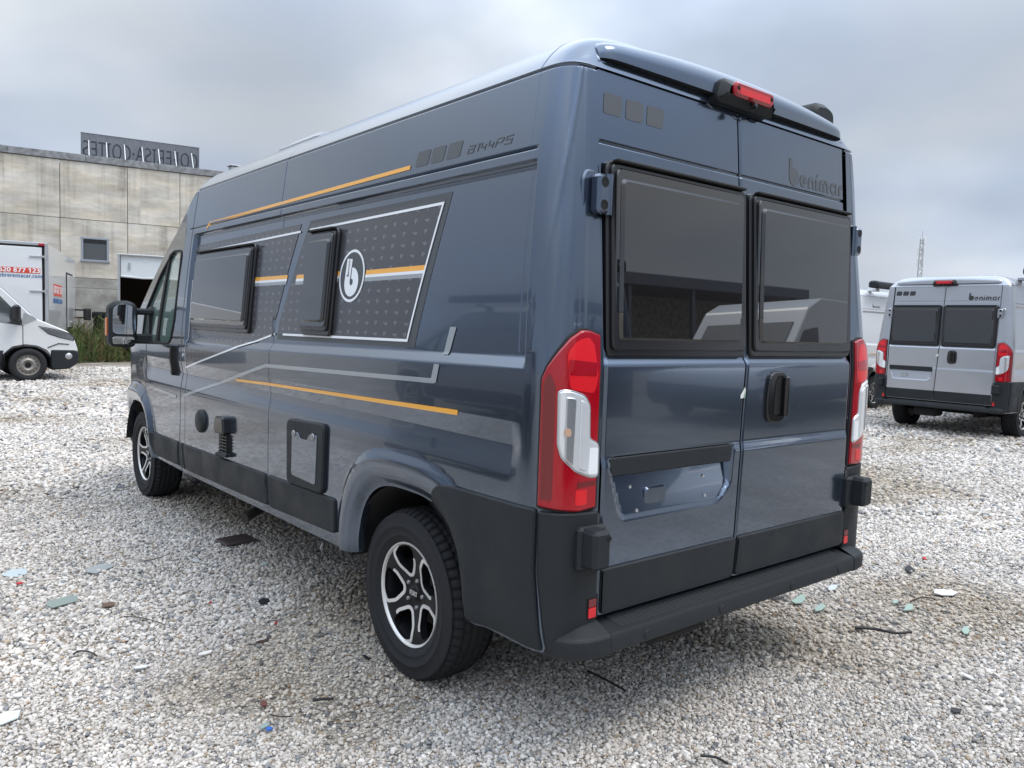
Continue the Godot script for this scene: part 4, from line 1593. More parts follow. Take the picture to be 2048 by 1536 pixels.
func build_prints(v: Node3D) -> void:
	# patterned dark panels: tone border first, pattern on it
	decal("panel_print", pv([-1.928, 1.972, -0.690, 1.980, -0.852, 1.383, -2.205, 1.372, -2.19, 1.45]), M.print_dark, v)
	decal("panel_pattern", pv([-1.918, 1.955, -0.725, 1.960, -0.742, 1.93, -0.898, 1.412, -2.195, 1.40, -2.187, 1.46]), M.print_pattern, v, 0.0020)
	decal("panel_pattern", pv([-3.685, 1.95, -2.030, 1.965, -2.262, 1.41, -2.262, 1.395, -3.680, 1.140, -3.684, 1.30, -3.684, 1.70]), M.print_pattern, v, 0.0020)
	strip("white_line", [-1.918, 1.925, -0.742, 1.940, -0.905, 1.411, -2.124, 1.400], 0.011, M.print_white, v, 0.0046)
	strip("white_line", [-2.024, 1.924, -3.425, 1.904, -3.455, 1.885], 0.011, M.print_white, v, 0.0046)
	strip("white_line", [-2.272, 1.391, -3.672, 1.135, -3.676, 1.30, -3.676, 1.72], 0.011, M.print_white, v, 0.0046)
	strip("white_line", [-2.242, 1.399, -2.222, 1.399], 0.012, M.print_white, v, 0.0046)
	for a in [[-3.50, -2.127, -2.140], [-2.018, -1.55, -1.55], [-1.560, -1.541, -1.541], [-1.295, -0.822, -0.830]]:
		var l: float = a[0]
		var r: float = a[1]
		part("orange_band", MB.new().conform(pv([l, 1.684, r - 0.004, 1.688, r, 1.708, l + 0.004, 1.704]), 0.06, side_l, 0.0026), M.print_orange, v)
		part("white_band", MB.new().conform(pv([l - 0.003, 1.672, r - 0.007, 1.676, r - 0.004, 1.688, l, 1.684]), 0.06, side_l, 0.0026), M.print_white, v)
		part("grey_band", MB.new().conform(pv([l - 0.006, 1.655, r - 0.011, 1.659, r - 0.007, 1.676, l - 0.003, 1.672]), 0.06, side_l, 0.0026), M.print_grey, v)
	# emblem: a ring with the fat letter in it
	var em := sub("emblem", v)
	var c := Vector2(-1.420, 1.683)
	part("emblem_disc", MB.new().conform(circle(c, 0.108, 40), 0.05, side_l, 0.0030), M.print_dark, em)
	var rg := MB.new()
	for k in 40:
		var a0 := TAU * k / 40.0
		var a1 := TAU * (k + 1) / 40.0
		rg.conform(PackedVector2Array([c + Vector2(cos(a0), sin(a0)) * 0.106, c + Vector2(cos(a0), sin(a0)) * 0.118, c + Vector2(cos(a1), sin(a1)) * 0.118, c + Vector2(cos(a1), sin(a1)) * 0.106]), 0.06, side_l, 0.0042)
	part("emblem_ring", rg, M.print_white, em)
	var lb := pv([-1.447, 1.760, -1.453, 1.667])
	lb.append_array(arc(Vector2(-1.418, 1.658), 0.035, 185, 395, 14))
	lb = pv([-1.450, 1.760, -1.458, 1.655])
	lb.append_array(arc(Vector2(-1.418, 1.655), 0.040, 180, 455, 20))
	var eb := MB.new()
	for g in stroke(lb, 0.050):
		if not Geometry2D.is_polygon_clockwise(g):
			eb.conform(g, 0.03, side_l, 0.0042)
	part("emblem_letter", eb, M.print_white, em)
	var small := MB.new()
	for g in word_benimar():
		var o := PackedVector2Array()
		for q in g:
			o.append(Vector2(-1.447 - q.y * 0.0095 + 0.000, 1.680 + q.x * 0.0095))
		small.conform(o, 0.03, side_l, 0.0052)
	part("emblem_small_lettering", small, M.print_black, em)
	# stripes along the side
	strip("orange_stripe", [-3.452, 2.045, -3.408, 2.078, -2.26, 2.091, -0.986, 2.107], 0.017, M.print_orange, v)
	part("orange_stripe", MB.new().conform(pv([-2.776, 1.124, -2.724, 1.111, -2.284, 1.124, -0.512, 1.156, -0.506, 1.175, -2.284, 1.139]), 0.06, side_l, 0.0024), M.print_orange, v)
	strip("grey_stripe", [-3.71, 0.941, -2.286, 1.229], 0.019, M.print_grey, v)
	strip("grey_stripe", [-2.284, 1.229, -0.664, 1.268], 0.019, M.print_grey, v)
	part("grey_stripe", MB.new().conform(pv([-0.690, 1.262, -0.652, 1.262, -0.632, 1.332, -0.668, 1.332]), 0.06, side_l, 0.0030), M.print_grey, v)
	part("grey_stripe", MB.new().conform(pv([-0.644, 1.368, -0.608, 1.368, -0.572, 1.472, -0.612, 1.472]), 0.06, side_l, 0.0030), M.print_grey, v)
	strip("grey_stripe", [-4.42, 0.932, -3.88, 0.919], 0.020, M.print_grey, v)
	for a in [[-0.952, -0.940, -0.846, -0.860], [-0.843, -0.831, -0.740, -0.753], [-0.736, -0.722, -0.631, -0.645]]:
		decal("square_print", rounded(pv([a[0], 2.101, a[1], 2.161, a[2], 2.161, a[3], 2.101]), 0.010, 3), M.print_tone, v)
	var md := MB.new()
	for g in word_model():
		md.conform(put(g, Vector2(-0.598, 2.102), 0.0385, 0.0, 0.030), 0.03, side_l, 0.0014)
	part("model_lettering", md, M.print_tone, v)
	# the right side's plain stripes
	part("orange_stripe", MB.new().conform(pv([-2.776, 1.124, -2.724, 1.111, -2.284, 1.124, -0.512, 1.156, -0.506, 1.175, -2.284, 1.139]), 0.06, side_r, 0.0024, 0.0, -1.0), M.print_orange, v)
	var nm := MB.new()
	for g in word_benimar():
		var o := PackedVector2Array()
		for q in put(g, Vector2(0.0, 2.104), 0.040):
			o.append(Vector2(-0.62 - q.x, q.y))
		nm.conform(o, 0.03, side_r, 0.0014, 0.0, -1.0)
	part("maker_lettering", nm, M.print_tone, v)


func build_van() -> void:
	van = thing("camper_van", "dark blue-grey high-roof camper van with orange stripes and black bumper, nearest in the yard", "van")
	build_body(van)
	build_doors(van)
	build_lights(van)
	build_trim(van)
	build_side_fittings(van)
	build_prints(van)
	build_wheel(van, Vector3(-0.842, 0.352, -0.945), -1.0, 0.0)
	build_wheel(van, Vector3(0.842, 0.352, -0.945), 1.0, 0.7)
	build_wheel(van, Vector3(-0.852, 0.352, -4.98), -1.0, 0.55)
	build_wheel(van, Vector3(0.852, 0.352, -4.98), 1.0, 0.2)


# ------------------------------------------------------------------ copies of the van
func copy_van(label: String, at: Vector3, turn: float, swaps: Dictionary, drop: Array) -> Node3D:
	var c: Node3D = van.duplicate()
	put_child(c, "camper_van", self)
	c.position = at
	c.rotation.y = turn
	tag(c, label, "van")
	for o in c.find_children("*", "MeshInstance3D", true, false):
		if swaps.has(o.material_override):
			o.material_override = swaps[o.material_override]
	for d in drop:
		for o in c.find_children(d + "*", "Node3D", true, false):
			if is_instance_valid(o):
				o.get_parent().remove_child(o)
				o.free()
	return c


func build_other_vans() -> void:
	var drop := ["panel_p", "white_line", "orange_band", "white_band", "grey_band", "emblem", "grey_stripe", "tape_mark", "model_lettering"]
	copy_van("silver grey camper van with black lettering and tinted rear windows, parked crosswise on the right", Vector3(10.35, 0, -3.53), -PI / 2, {M.paint: M.silver_paint, M.print_tone: M.print_black}, drop)
	copy_van("white camper van with a black awning, mostly hidden behind the silver camper van", Vector3(12.6, 0, -7.0), -PI / 2, {M.paint: M.white_paint, M.print_tone: M.print_black}, drop)
	# seen only as reflections in the big van's side and rear windows
	copy_van("light grey camper van left of the big dark van, seen only mirrored in its side", Vector3(-6.55, 0, -3.4), 0.03, {M.paint: M.silver_paint, M.print_tone: M.print_black}, drop)
	copy_van("dark camper van behind the photographer, seen only mirrored in the left rear window", Vector3(4.6, 0, 5.7), PI / 2, {}, drop)


# ------------------------------------------------------------------ trucks
func steel_wheel(nm: String, parent: Node, at: Vector3, face: Vector3, r: float) -> void:
	var w := sub(nm, parent)
	w.position = at
	var X := Vector3.UP.cross(face).normalized()
	w.basis = Basis(X, Vector3.UP, face)
	part("tyre", MB.new().lathe(pv([0.0, -0.1, r * 0.6, -0.11, r * 0.93, -0.11, r, -0.08, r, 0.07, r * 0.96, 0.10, r * 0.85, 0.115, r * 0.70, 0.110, r * 0.62, 0.085]), 40, Transform3D.IDENTITY, 0.5), M.tyre_rubber, w)
	part("rim", MB.new().lathe(pv([r * 0.64, 0.085, r * 0.62, 0.098, r * 0.59, 0.085, r * 0.55, 0.05, r * 0.42, 0.055, r * 0.36, 0.085, r * 0.30, 0.09, r * 0.22, 0.06, 0.0, 0.06]), 36, Transform3D.IDENTITY, 0.6), M.steel_wheel, w)
	for k in 14:
		var a := TAU * k / 14.0
		part("rim_hole", MB.new().lathe(pv([0.0, 0.001, r * 0.035, 0.001, r * 0.035, 0.0]), 8, T(Vector3(cos(a) * r * 0.485, sin(a) * r * 0.485, 0.0545))), M.dark_gap, w)
	part("hub", MB.new().lathe(pv([0.0, 0.085, r * 0.14, 0.08, r * 0.17, 0.06]), 20, Transform3D.IDENTITY), M.dark_gap, w)


func build_trucks() -> void:
	# delivery van whose front half reaches into the picture at the left
	var t := thing("delivery_van", "white delivery van with black bumper and steel wheel, cut off by the left edge", "van", Vector3(-2.4, 0, -18.2))
	var o := Vector3(-2.4, 0, -18.2)
	var X := func(z: float) -> Transform3D: return T(Vector3(2.4, 0, z + 18.2))
	var body := rounded(pv([0.30, 0.45, 0.74, 0.45, 0.79, 0.66, 0.72, 0.90, 0.60, 1.06, 0.0, 1.32, -0.64, 1.97, -1.00, 2.34, -1.5, 2.52, -6.6, 2.52, -6.6, 0.45, -0.585, 0.45, -0.56, 0.56, -0.40, 0.70, -0.19, 0.74, 0.02, 0.72, 0.18, 0.63, 0.28, 0.50]), 0.06, 4)
	part("body", MB.new().prism(body, X.call(-19.2), 1.95, 0.018, true), M.white_paint, t)
	part("bumper", MB.new().prism(rounded(pv([0.30, 0.24, 0.62, 0.26, 0.79, 0.38, 0.815, 0.60, 0.75, 0.665, 0.27, 0.67, 0.27, 0.30]), 0.05, 4), X.call(-19.22), 1.99, 0.025, true), M.black_plastic, t)
	part("side_trim", MB.new().prism(pv([-0.60, 0.36, -6.5, 0.36, -6.5, 0.66, -0.55, 0.66]), X.call(-19.215), 1.98, 0.03, true), M.black_plastic, t)
	part("door_window", MB.new().prism(rounded(pv([-0.23, 1.16, -0.25, 1.34, -0.78, 1.95, -1.35, 2.02, -1.45, 1.34]), 0.05, 3), X.call(-17.262), 0.02, 0.005), M.dark_screen_glass, t)
	part("windscreen", MB.new().box(T(Vector3(2.4 - 0.40, 1.74, 0), Basis(Vector3.BACK, deg_to_rad(134.5))), Vector3(0.98, 0.02, 1.6)), M.dark_screen_glass, t)
	part("pillar_trim", MB.new().prism(pv([-0.25, 1.16, 0.03, 1.30, -0.03, 1.36, -0.20, 1.44]), X.call(-17.262), 0.022, 0.004), M.alu, t)
	part("headlight", MB.new().prism(rounded(pv([0.06, 1.15, 0.24, 1.01, 0.45, 0.93, 0.69, 0.87, 0.71, 0.93, 0.62, 1.01, 0.40, 1.08]), 0.02, 2), X.call(-17.275), 0.04, 0.004), M.headlight_glass, t)
	part("headlight_mask", MB.new().prism(rounded(pv([0.04, 1.17, 0.23, 0.995, 0.45, 0.915, 0.71, 0.855, 0.735, 0.94, 0.62, 1.03, 0.40, 1.10]), 0.02, 2), X.call(-17.285), 0.042, 0.004), M.gloss_black, t)
	part("fog_lamp", MB.new().lathe(pv([0.0, 0.02, 0.05, 0.015, 0.07, 0.0]), 20, T(Vector3(2.4 + 0.61, 0.53, 18.2 - 17.232))), M.alu, t)
	part("wing_line", MB.new().tube([Vector3(2.4 + 0.22, 0.71, 0.955), Vector3(2.4 + 0.42, 0.80, 0.955), Vector3(2.4 + 0.62, 0.785, 0.955)], 0.012, 6), M.gloss_black, t)
	part("door_joint", MB.new().box(T(Vector3(2.4 - 0.225, 0.95, 0.951)), Vector3(0.012, 0.58, 0.008)), M.dark_gap, t)
	part("arch_trim", MB.new().prism(rounded(pv([-0.64, 0.24, -0.57, 0.24, -0.545, 0.52, -0.40, 0.665, -0.19, 0.71, 0.01, 0.69, 0.165, 0.60, 0.265, 0.46, 0.28, 0.24, 0.34, 0.24, 0.33, 0.47, 0.21, 0.66, 0.03, 0.755, -0.19, 0.78, -0.42, 0.73, -0.59, 0.56]), 0.03, 3), X.call(-17.3), 0.072, 0.02), M.black_plastic, t)
	part("engine_bay", MB.new().prism(rect(-0.62, 0.30, 0.36, 1.0), X.call(-18.9), 1.3), M.underside, t)
	for q in [[-0.14, -17.30, 1.0], [-0.14, -19.10, -1.0], [-4.1, -17.30, 1.0], [-4.1, -19.10, -1.0]]:
		steel_wheel("wheel", t, Vector3(2.4 + q[0], 0.345, q[1] + 18.2), Vector3(0, 0, q[2]), 0.345)
	var mr := sub("wing_mirror", t)
	part("mirror_head", MB.new().box(T(Vector3(2.4 - 0.36, 1.42, 1.16)), Vector3(0.14, 0.34, 0.22), 0.04), M.gloss_black, mr)
	part("mirror_arm", MB.new().box(T(Vector3(2.4 - 0.30, 1.28, 1.02)), Vector3(0.08, 0.06, 0.22), 0.015), M.gloss_black, mr)
	part("steering_wheel", MB.new().lathe(arc2(0.19, 0.018), 24, T(Vector3(2.4 - 0.75, 1.25, 0.3), Basis(Vector3.UP, -PI / 2) * Basis(Vector3.RIGHT, 0.5))), M.gloss_black, t)
	part("wiper_arm", MB.new().tube([Vector3(2.42, 1.34, 0.5), Vector3(2.2, 1.58, 0.1)], 0.012, 6), M.gloss_black, t)
	# its like behind the photographer, mirrored in the right rear window
	var c: Node3D = t.duplicate()
	put_child(c, "delivery_van", self)
	c.position = Vector3(10.8, 0, 6.4)
	c.rotation.y = PI - 0.12
	tag(c, "white delivery van behind the photographer, mirrored in the right rear window", "van")

	# white box truck with a phone number on its rear door
	var b := thing("box_truck", "white box truck with a red phone number strip on its closed rear doors", "truck", Vector3(-0.38, 0, -20.49), -0.269)
	part("box_body", MB.new().box(T(Vector3(0, 2.03, -3.15)), Vector3(2.2, 2.16, 6.2), 0.02), M.white_paint, b)
	part("rear_frame", MB.new().box(T(Vector3(0, 3.085, -0.02)), Vector3(2.22, 0.07, 0.10), 0.01).box(T(Vector3(1.075, 2.03, -0.02)), Vector3(0.075, 2.10, 0.10), 0.01).box(T(Vector3(-1.075, 2.03, -0.02)), Vector3(0.075, 2.10, 0.10), 0.01), M.alu, b)
	part("door_seal", MB.new().box(T(Vector3(0, 2.02, 0.0)), Vector3(2.07, 2.06, 0.04)), M.dark_gap, b)
	for sg in [-1.0, 1.0]:
		var d := sub("cargo_door", b)
		part("door_panel", MB.new().box(T(Vector3(0.5 * sg, 2.0, 0.022)), Vector3(0.97, 2.0, 0.04), 0.008), M.white_paint, d)
		for y in [2.78, 1.95, 1.2]:
			part("hinge", MB.new().box(T(Vector3(0.90 * sg, y, 0.055)), Vector3(0.34, 0.045, 0.03), 0.006).tube([Vector3(1.06 * sg, y - 0.06, 0.06), Vector3(1.06 * sg, y + 0.06, 0.06)], 0.022, 10), M.alu, d)
	part("corner_light", MB.new().box(T(Vector3(0.98, 3.07, 0.04)), Vector3(0.13, 0.06, 0.04), 0.01), M.red_lens, b)
	part("number_strip", MB.new().box(T(Vector3(0.52, 2.435, 0.044)), Vector3(0.86, 0.135, 0.006)), M.red_sign, b)
	part("phone_number", moved(flat_text("620 877 123", 0.105, 0.004, true), Transform3D(Basis.from_scale(Vector3(1.08, 1, 1)), Vector3(0.52, 2.437, 0.050))), M.print_white, b)
	part("web_address", moved(flat_text("cobrerentacar.com", 0.084, 0.004, true), Transform3D(Basis.from_scale(Vector3(0.88, 1, 1)), Vector3(0.52, 2.305, 0.045))), M.blue_print, b)
	var S := Basis(Vector3(0, 0, -1), Vector3.UP, Vector3(1, 0, 0))
	part("side_strip", MB.new().box(T(Vector3(1.103, 2.03, -1.9)), Vector3(0.006, 0.30, 1.7)), M.red_sign, b)
	part("phone_number", moved(flat_text("620 877 123", 0.19, 0.004, true), Transform3D(S * Basis.from_scale(Vector3(1.18, 1, 1)), Vector3(1.109, 2.03, -1.9))), M.print_white, b)
	part("web_address", moved(flat_text("cobrerentacar.com", 0.15, 0.004, true), Transform3D(S, Vector3(1.103, 1.76, -1.9))), M.blue_print, b)
	var sd := sub("side_door", b)
	part("door_frame", MB.new().box(T(Vector3(1.10, 1.80, -4.6)), Vector3(0.03, 1.62, 1.55), 0.008), M.rubber_seal, sd)
	part("door_panel", MB.new().box(T(Vector3(1.112, 1.79, -4.64)), Vector3(0.03, 1.52, 1.34), 0.006), M.white_paint, sd)
	part("door_latch", MB.new().box(T(Vector3(1.135, 1.15, -4.9)), Vector3(0.03, 0.10, 0.5), 0.01), M.alu, sd)
	part("cab", MB.new().prism(rounded(pv([6.35, 0.55, 8.1, 0.55, 8.2, 1.1, 7.7, 1.35, 7.1, 2.2, 6.8, 2.35, 6.35, 2.35]), 0.12, 4), Transform3D(Basis(Vector3.FORWARD, Vector3.UP, Vector3.RIGHT), Vector3(-1.0, 0, 0)), 2.0, 0.08, true), M.white_paint, b)
	part("cab_window", MB.new().prism(rounded(pv([6.5, 1.4, 7.55, 1.4, 7.05, 2.05, 6.5, 2.08]), 0.05, 3), Transform3D(Basis(Vector3.FORWARD, Vector3.UP, Vector3.RIGHT), Vector3(0.99, 0, 0)), 0.02), M.dark_screen_glass, b)
	part("wing_mirror", MB.new().box(T(Vector3(1.36, 1.42, -7.15)), Vector3(0.22, 0.40, 0.12), 0.03).box(T(Vector3(1.16, 1.55, -7.1)), Vector3(0.3, 0.05, 0.07)).box(T(Vector3(1.16, 1.30, -7.1)), Vector3(0.3, 0.05, 0.07)), M.gloss_black, b)
	part("chassis", MB.new().box(T(Vector3(0, 0.78, -3.6)), Vector3(0.9, 0.25, 6.8)).box(T(Vector3(0, 0.62, -0.15)), Vector3(2.1, 0.14, 0.12), 0.02).box(T(Vector3(0, 0.55, -7.3)), Vector3(2.1, 0.4, 1.7), 0.06), M.underside, b)
	for q in [[0.9, -1.6, 1.0], [-0.9, -1.6, -1.0], [0.9, -7.0, 1.0], [-0.9, -7.0, -1.0]]:
		steel_wheel("wheel", b, Vector3(q[0], 0.38, q[1]), Vector3(q[2], 0, 0), 0.38)

	# second box truck, open at the back, behind the big van's mirror
	var e := thing("box_truck", "white box truck with an open dark cargo bay, behind the wing mirror", "truck", Vector3(4.31, 0, -24.46), -0.217)
	part("box_body", MB.new().box(T(Vector3(-1.08, 2.05, -2.4)), Vector3(0.04, 2.5, 4.8), 0.01).box(T(Vector3(1.08, 2.05, -2.4)), Vector3(0.04, 2.5, 4.8), 0.01).box(T(Vector3(0, 3.28, -2.4)), Vector3(2.12, 0.04, 4.8)).box(T(Vector3(0, 2.05, -4.78)), Vector3(2.12, 2.4, 0.04)).box(T(Vector3(0, 0.86, -2.4)), Vector3(2.12, 0.05, 4.8)), M.white_paint, e)
	part("rear_frame", MB.new().box(T(Vector3(-1.07, 2.05, 0.02)), Vector3(0.07, 2.48, 0.06), 0.012).box(T(Vector3(1.07, 2.05, 0.02)), Vector3(0.07, 2.48, 0.06), 0.012).box(T(Vector3(0, 3.29, 0.02)), Vector3(2.22, 0.05, 0.07), 0.012), M.alu, e)
	part("rolled_curtain", MB.new().box(T(Vector3(0, 2.95, -0.05)), Vector3(2.05, 0.62, 0.05), 0.01).tube([Vector3(-1.02, 2.63, -0.03), Vector3(-0.4, 2.60, -0.03), Vector3(0.3, 2.62, -0.03), Vector3(1.02, 2.60, -0.03)], 0.035, 10), M.tarp_white, e)
	for sg in [-1.0, 1.0]:  # added lining, dark to deepen the shade inside the bay
		part("side_lining", MB.new().box(T(Vector3(1.045 * sg, 2.05, -2.45)), Vector3(0.02, 2.36, 4.6)), M.bay_shade_plywood, e)
	part("bay_floor", MB.new().box(T(Vector3(0, 0.90, -2.45)), Vector3(2.06, 0.02, 4.6)), M.bay_shade_plywood, e)
	part("front_lining", MB.new().box(T(Vector3(0, 2.05, -4.72)), Vector3(2.06, 2.36, 0.02)), M.bay_shade_plywood, e)
	part("bay_ceiling", MB.new().box(T(Vector3(0, 3.24, -2.45)), Vector3(2.06, 0.02, 4.6)), M.bay_shade_plywood, e)
	part("tail_beam", MB.new().box(T(Vector3(0, 0.80, 0.05)), Vector3(2.2, 0.13, 0.10), 0.02), M.plinth, e)
	part("curtain_strap", MB.new().box(T(Vector3(-0.78, 2.94, 0.0)), Vector3(0.05, 0.22, 0.02)), M.print_grey, e)
	part("top_light", MB.new().box(T(Vector3(0.9, 3.30, 0.06)), Vector3(0.5, 0.04, 0.03)), M.red_lens, e)
	part("number_plate", MB.new().box(T(Vector3(-0.40, 0.56, 0.10)), Vector3(0.5, 0.12, 0.02)), M.paper, e)
	part("cab", MB.new().box(T(Vector3(0, 1.45, -5.7)), Vector3(2.0, 1.8, 1.7), 0.15), M.white_paint, e)
	part("chassis", MB.new().box(T(Vector3(0, 0.62, -3.2)), Vector3(0.9, 0.3, 6.4)).box(T(Vector3(0, 0.45, -0.1)), Vector3(2.0, 0.12, 0.1)), M.underside, e)
	for q in [[0.88, -1.4, 1.0], [-0.88, -1.4, -1.0], [0.9, -5.6, 1.0], [-0.9, -5.6, -1.0]]:
		steel_wheel("wheel", e, Vector3(q[0], 0.38, q[1]), Vector3(q[2], 0, 0), 0.38)


# ------------------------------------------------------------------ the warehouse
func build_warehouse() -> void:
	var t := thing("warehouse", "grey concrete warehouse with stained wall panels and one small window, behind the trucks", "building", Vector3(0.91, 0, -30.9), -deg_to_rad(9.5))
	var tops := [6.90]
	var joints := [-9.4, -5.6, -2.0, 1.775, 3.955, 5.76, 9.5, 13.2, 17.0]
	var rows := [0.0, 2.535, 4.84, 6.90]
	rows = [2.735, 4.84, 6.90]
	part("wall_core", MB.new().box(T(Vector3(3.8, 3.4, -3.25)), Vector3(26.3, 6.8, 6.0)), M.dark_gap, t)
	for i in joints.size() - 1:
		for j in 2:
			var x0: float = joints[i] + 0.008
			var x1: float = joints[i + 1] - 0.008
			var y0: float = rows[j] + 0.008
			var y1: float = rows[j + 1] - 0.008
			var pz := 0.0 + 0.004 * ((i * 7 + j * 3) % 3)
			var mb := MB.new()
			if i == 3 and j == 0:   # the panel with the window: four pieces round the opening
				mb.box(T(Vector3((x0 + 2.43) / 2, (y0 + y1) / 2, -0.11 + pz)), Vector3(2.43 - x0, y1 - y0, 0.22))
				mb.box(T(Vector3((3.33 + x1) / 2, (y0 + y1) / 2, -0.11 + pz)), Vector3(x1 - 3.33, y1 - y0, 0.22))
				mb.box(T(Vector3(2.88, (4.21 + y1) / 2, -0.11 + pz)), Vector3(0.90, y1 - 4.21, 0.22))
				mb.box(T(Vector3(2.88, (y0 + 3.33) / 2, -0.11 + pz)), Vector3(0.90, 3.33 - y0, 0.22))
			else:
				mb.box(T(Vector3((x0 + x1) / 2, (y0 + y1) / 2, -0.11 + pz)), Vector3(x1 - x0, y1 - y0, 0.22), 0.012)
			for k in mb.v.size():   # the stains run down from each panel's top edge
				mb.t[k] = Vector2(mb.v[k].x + 3.1 * j + 1.7 * i, (y1 - mb.v[k].y) * (8.0 / (y1 - y0)))
			part("concrete_panel", mb, M.concrete, t)
	for i in 12:
		part("plinth_block", MB.new().box(T(Vector3(-8.3 + 2.2 * i, 1.18, -0.12)), Vector3(2.188, 2.36, 0.26), 0.01), M.plinth, t)
	part("ledge", MB.new().box(T(Vector3(3.8, 2.545, -0.115)), Vector3(26.4, 0.355, 0.24), 0.012), M.plinth, t)
	for i in 11:
		part("coping_stone", MB.new().box(T(Vector3(-8.2 + 2.4 * i, 7.03, -0.12)), Vector3(2.392, 0.245, 0.36), 0.012), M.coping, t)
	var w := sub("window", t)
	part("window_frame", MB.new().box(T(Vector3(2.88, 4.185, -0.03)), Vector3(0.92, 0.07, 0.10), 0.008).box(T(Vector3(2.88, 3.365, -0.02)), Vector3(0.96, 0.08, 0.14), 0.008).box(T(Vector3(2.465, 3.775, -0.03)), Vector3(0.07, 0.75, 0.10), 0.008).box(T(Vector3(3.295, 3.775, -0.03)), Vector3(0.07, 0.75, 0.10), 0.008), M.window_frame, w)
	part("window_pane", MB.new().box(T(Vector3(2.88, 3.70, -0.06)), Vector3(0.76, 0.60, 0.02)), M.dark_screen_glass, w)
	part("roller_blind", MB.new().box(T(Vector3(2.88, 4.075, -0.05)), Vector3(0.76, 0.15, 0.02)), M.gloss_black, w)
	# the sign on the roof, seen from behind: louvres, letters beyond them, raking struts
	var s := thing("roof_sign", "dark louvred roof sign seen from behind with raking white struts, on the warehouse", "sign", Vector3(0.91, 0, -30.9), -deg_to_rad(9.5))
	for k in 30:
		part("louvre_slat", MB.new().box(T(Vector3(4.535, 7.13 + 0.0352 * k, -1.20), Basis(Vector3.RIGHT, 0.5)), Vector3(4.13, 0.026, 0.010)), M.louvre, s)
	for x in [2.48, 2.75, 3.33, 3.93, 4.55, 5.16, 5.75, 6.33, 6.59]:
		part("post", MB.new().box(T(Vector3(x, 7.6, -1.17)), Vector3(0.035, 1.12, 0.03)), M.louvre, s)
	part("top_rail", MB.new().box(T(Vector3(4.535, 8.165, -1.19)), Vector3(4.16, 0.03, 0.06)), M.louvre, s)
	part("sign_letters", moved(flat_text("COFERISA·COITES", 0.50, 0.06), Transform3D(Basis(Vector3.UP, PI) * Basis.from_scale(Vector3(0.74, 1.1, 1)), Vector3(4.55, 7.62, -1.29))), M.letter_dark, s)
	for x in [2.72, 3.31, 3.92, 4.53, 5.11, 5.70, 6.31]:

		part("strut", MB.new().tube([Vector3(x, 7.90, -1.12), Vector3(x + 0.0, 7.20, -0.5)], 0.019, 8), M.strut_white, s)
	var v := single("roof_vent", MB.new().box(T(Vector3(0, 0.12, 0)), Vector3(0.5, 0.24, 0.4), 0.03).box(T(Vector3(0, 0.27, 0)), Vector3(0.6, 0.05, 0.5), 0.02), M.galvanised, "small grey metal vent on the warehouse parapet beside the dark van's roof", "vent")
	v.position = Vector3(0.91 + 7.75, 7.15, -30.9 + 1.2)
	# the shed that the rear windows mirror
	var sh := thing("shed", "pale industrial shed with a dark canopy behind the photographer, mirrored in the rear windows", "building", Vector3(24.0, 0, 36.0), 0.0)
	part("shed_wall", MB.new().box(T(Vector3(0, 3.3, 0)), Vector3(60, 6.6, 8), 0.05), M.plinth, sh)
	part("canopy", MB.new().box(T(Vector3(6, 6.3, -5.5)), Vector3(36, 0.7, 6), 0.05), M.louvre, sh)
	for k in 7:
		part("canopy_post", MB.new().box(T(Vector3(-11 + 5.6 * k, 3.0, -8.2)), Vector3(0.25, 6.0, 0.25)), M.louvre, sh)
	for k in 6:
		part("shed_door", MB.new().box(T(Vector3(-20 + 8.0 * k, 1.5, -4.02)), Vector3(3.6, 3.0, 0.06)), M.window_frame, sh)
	part("shed_roof", MB.new().box(T(Vector3(0, 6.7, 0)), Vector3(60.4, 0.25, 8.4), 0.04), M.coping, sh)


